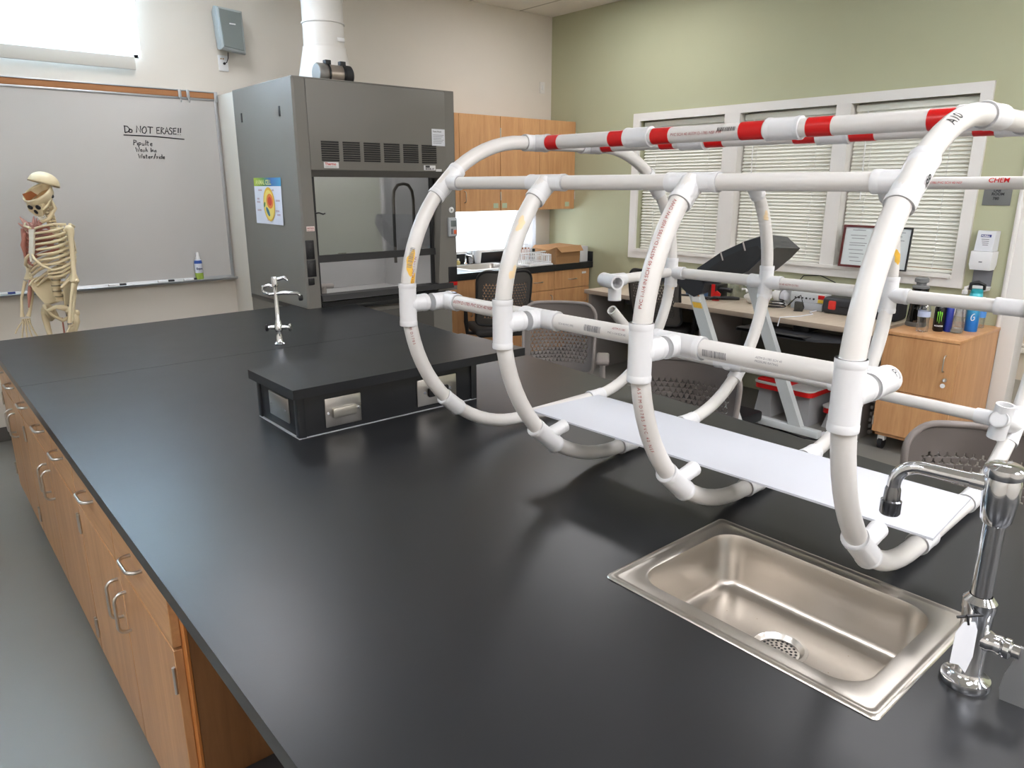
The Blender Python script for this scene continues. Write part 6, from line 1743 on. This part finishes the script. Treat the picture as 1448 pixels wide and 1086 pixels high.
t = bottle('juice_bottle', 'clear bottle with a blue label against the wall behind the teal sport bottle', 'bottle', 5.36, 1.575, [(0, .004), (.03, .002), (.033, .01), (.033, .12), (.028, .15), (.014, .18), (.014, .2), (0, .2)], M_clear)
MB().lathe([(.0337, .07), (.0337, .115)], (5.36, 1.575, czt), 22).build('label_band', mat('bright_blue_label', (80, 140, 210), .5), t)
MB().lathe([(.0155, .182), (.0155, .2), (0, .202)], (5.36, 1.575, czt), 18).build('cap', M_white, t)
t = bottle('pump_bottle', 'clear bottle with a white cap behind the blue and teal bottles', 'bottle', 5.34, 1.68, [(0, .004), (.03, .002), (.034, .01), (.034, .15), (.03, .175), (.015, .2), (.014, .215), (0, .215)], M_clear)
MB().lathe([(.017, .212), (.017, .235), (.008, .24), (.008, .26), (0, .26)], (5.34, 1.68, czt), 18).build('cap', M_white, t)
wsock = thing('wall_socket', 'white double wall socket behind the bottles on the cabinet', 'wall socket', (XR - .004, 1.72, .83))
MB().box(XR - .008, XR - .0005, 1.66, 1.90, .835, .92, .003).build('plate', M_white, wsock)
for y in (1.71, 1.85): MB().box(XR - .012, XR - .006, y - .02, y + .02, .845, .91, .003).build('outlet_face', M_trimw, wsock)

# ------------------------------------------------------------------ frames, sign, dispenser on the green wall
def picture(name, label, y0, y1, z0, z1, fm, lines, fw=.016, lean=.03, x=5.44):
    t = thing(name, label, 'picture frame', (x, (y0 + y1) / 2, z0), 0)
    def q(y, z, d): return (x + lean * (z - z0) / (z1 - z0) - d, y, z)
    for a in ((y0, y1, z0, z0 + fw), (y0, y1, z1 - fw, z1), (y0, y0 + fw, z0 + fw, z1 - fw), (y1 - fw, y1, z0 + fw, z1 - fw)):
        MB().loft([[q(a[0], a[2], .012), q(a[1], a[2], .012), q(a[1], a[3], .012), q(a[0], a[3], .012)], [q(a[0], a[2], 0), q(a[1], a[2], 0), q(a[1], a[3], 0), q(a[0], a[3], 0)]]).build('frame_side', fm, t)
    MB().loft([[q(y0 + fw, z0 + fw, .005), q(y1 - fw, z0 + fw, .005), q(y1 - fw, z1 - fw, .005), q(y0 + fw, z1 - fw, .005)], [q(y0 + fw, z0 + fw, .001), q(y1 - fw, z0 + fw, .001), q(y1 - fw, z1 - fw, .001), q(y0 + fw, z1 - fw, .001)]]).build('paper', mat('certificate_paper', (206, 212, 212), .25), t)
    mb = MB()
    for k, (u0, u1, v) in enumerate(lines):
        ya, yb = y1 - fw - (y1 - y0 - 2 * fw) * u0, y1 - fw - (y1 - y0 - 2 * fw) * u1
        zz = z0 + fw + (z1 - z0 - 2 * fw) * v
        mb.face([q(ya, zz, .0056), q(yb, zz, .0056), q(yb, zz + .004, .0056), q(ya, zz + .004, .0056)])
    mb.build('print_lines', M_gink, t, smooth=False)
    return t
picture('certificate_frame', 'dark red framed certificate leaning on the window sill behind the near hoop', 2.345, 2.588, 1.114, 1.418, mat('mahogany_frame', (92, 38, 36), .35), ((.25, .7, .92), (.2, .75, .78), (.25, .7, .70), (.2, .8, .58), (.2, .75, .52), (.2, .7, .40), (.25, .75, .30), (.25, .6, .2), (.3, .7, .1)))
picture('certificate_frame', 'thin black framed document leaning on the window sill right of the near hoop', 2.10, 2.30, 1.114, 1.413, M_blk, ((.2, .8, .9), (.2, .7, .8), (.2, .8, .7), (.2, .6, .4)), .01)
sg = thing('wall_sign', 'dark grey plastic wall sign with raised lettering beside the doorway', 'sign', (XR - .003, 1.637, 1.575))
MB().box(XR - .006, XR - .0005, 1.558, 1.718, 1.575, 1.735, .001).build('sign_plate', mat('slate_grey_sign', (112, 114, 112), .5, bump=.03, bscale=200), sg)
mb = MB()
for s_, z_, y_ in (('SCIENCE', 1.69, .046), ('LAB', 1.66, .025), ('ROOM', 1.638, .034), ('780', 1.610, .024)):
    flat_text(mb, s_, .024, (XR - .0062, 1.637 + y_, z_), (0, -1, 0), (0, 0, 1), .001, bold=.0007)
mb.build('sign_lettering', M_ink, sg, smooth=False)
ds = thing('sanitizer_dispenser', 'white hand sanitizer dispenser with a drip tray on the wall beside the doorway', 'dispenser', (XR - .05, 1.64, 1.03))
MB().box(XR - .012, XR - .0005, 1.585, 1.70, 1.04, 1.41, .006).build('back_plate', M_gink, ds)
MB().loft([[(XR - .012, 1.58, 1.165), (XR - .09, 1.585, 1.165), (XR - .09, 1.70, 1.165), (XR - .012, 1.705, 1.165)], [(XR - .012, 1.572, 1.20), (XR - .105, 1.58, 1.2), (XR - .105, 1.705, 1.2), (XR - .012, 1.713, 1.20)], [(XR - .012, 1.572, 1.285), (XR - .10, 1.58, 1.285), (XR - .10, 1.705, 1.285), (XR - .012, 1.713, 1.285)]]).build('dispenser_head', M_white, ds, ang=30)
MB().loft([[(XR - .012, 1.58, 1.287), (XR - .085, 1.59, 1.287), (XR - .085, 1.695, 1.287), (XR - .012, 1.705, 1.287)], [(XR - .012, 1.58, 1.415), (XR - .06, 1.59, 1.415), (XR - .06, 1.695, 1.415), (XR - .012, 1.705, 1.415)]]).build('refill_cover', mat('frosted_white_cover', (206, 208, 212), .3), ds, ang=30)
def dq(y, z): return Vector((XR - .0862 + .025 * (z - 1.287) / .128, y, z))
MB().face([dq(1.672, 1.375), dq(1.612, 1.375), dq(1.612, 1.392), dq(1.672, 1.392)]).build('blue_label', mat('navy_label', (40, 50, 120), .4), ds, smooth=False)
mb = MB(); flat_text(mb, 'PURELL', .0145, dq(1.668, 1.378), (0, -1, 0), (.19, 0, .98), .001, bold=.0004)
mb.build('label_print', M_white, ds, smooth=False)
mb = MB()
for k in range(4): mb.face([dq(1.665 - .004 * k, 1.36 - .012 * k), dq(1.62, 1.36 - .012 * k), dq(1.62, 1.364 - .012 * k), dq(1.665 - .004 * k, 1.364 - .012 * k)])
mb.build('label_print', M_gink, ds, smooth=False)
MB().box(XR - .107, XR - .104, 1.63, 1.65, 1.215, 1.222, .001).build('sensor_window', M_gink, ds)
MB().loft([[(XR - .012, 1.585, 1.03), (XR - .11, 1.59, 1.03), (XR - .11, 1.695, 1.03), (XR - .012, 1.70, 1.03)], [(XR - .012, 1.578, 1.055), (XR - .125, 1.583, 1.05), (XR - .125, 1.702, 1.05), (XR - .012, 1.707, 1.055)]]).build('drip_tray', M_white, ds, ang=30)

# open door leaf and a dark bin in the hall
hd_ = struct(MB().box(7.52, 7.56, 1.98, 2.9, 0, 2.1, .003).build('door_1', M_woodu))
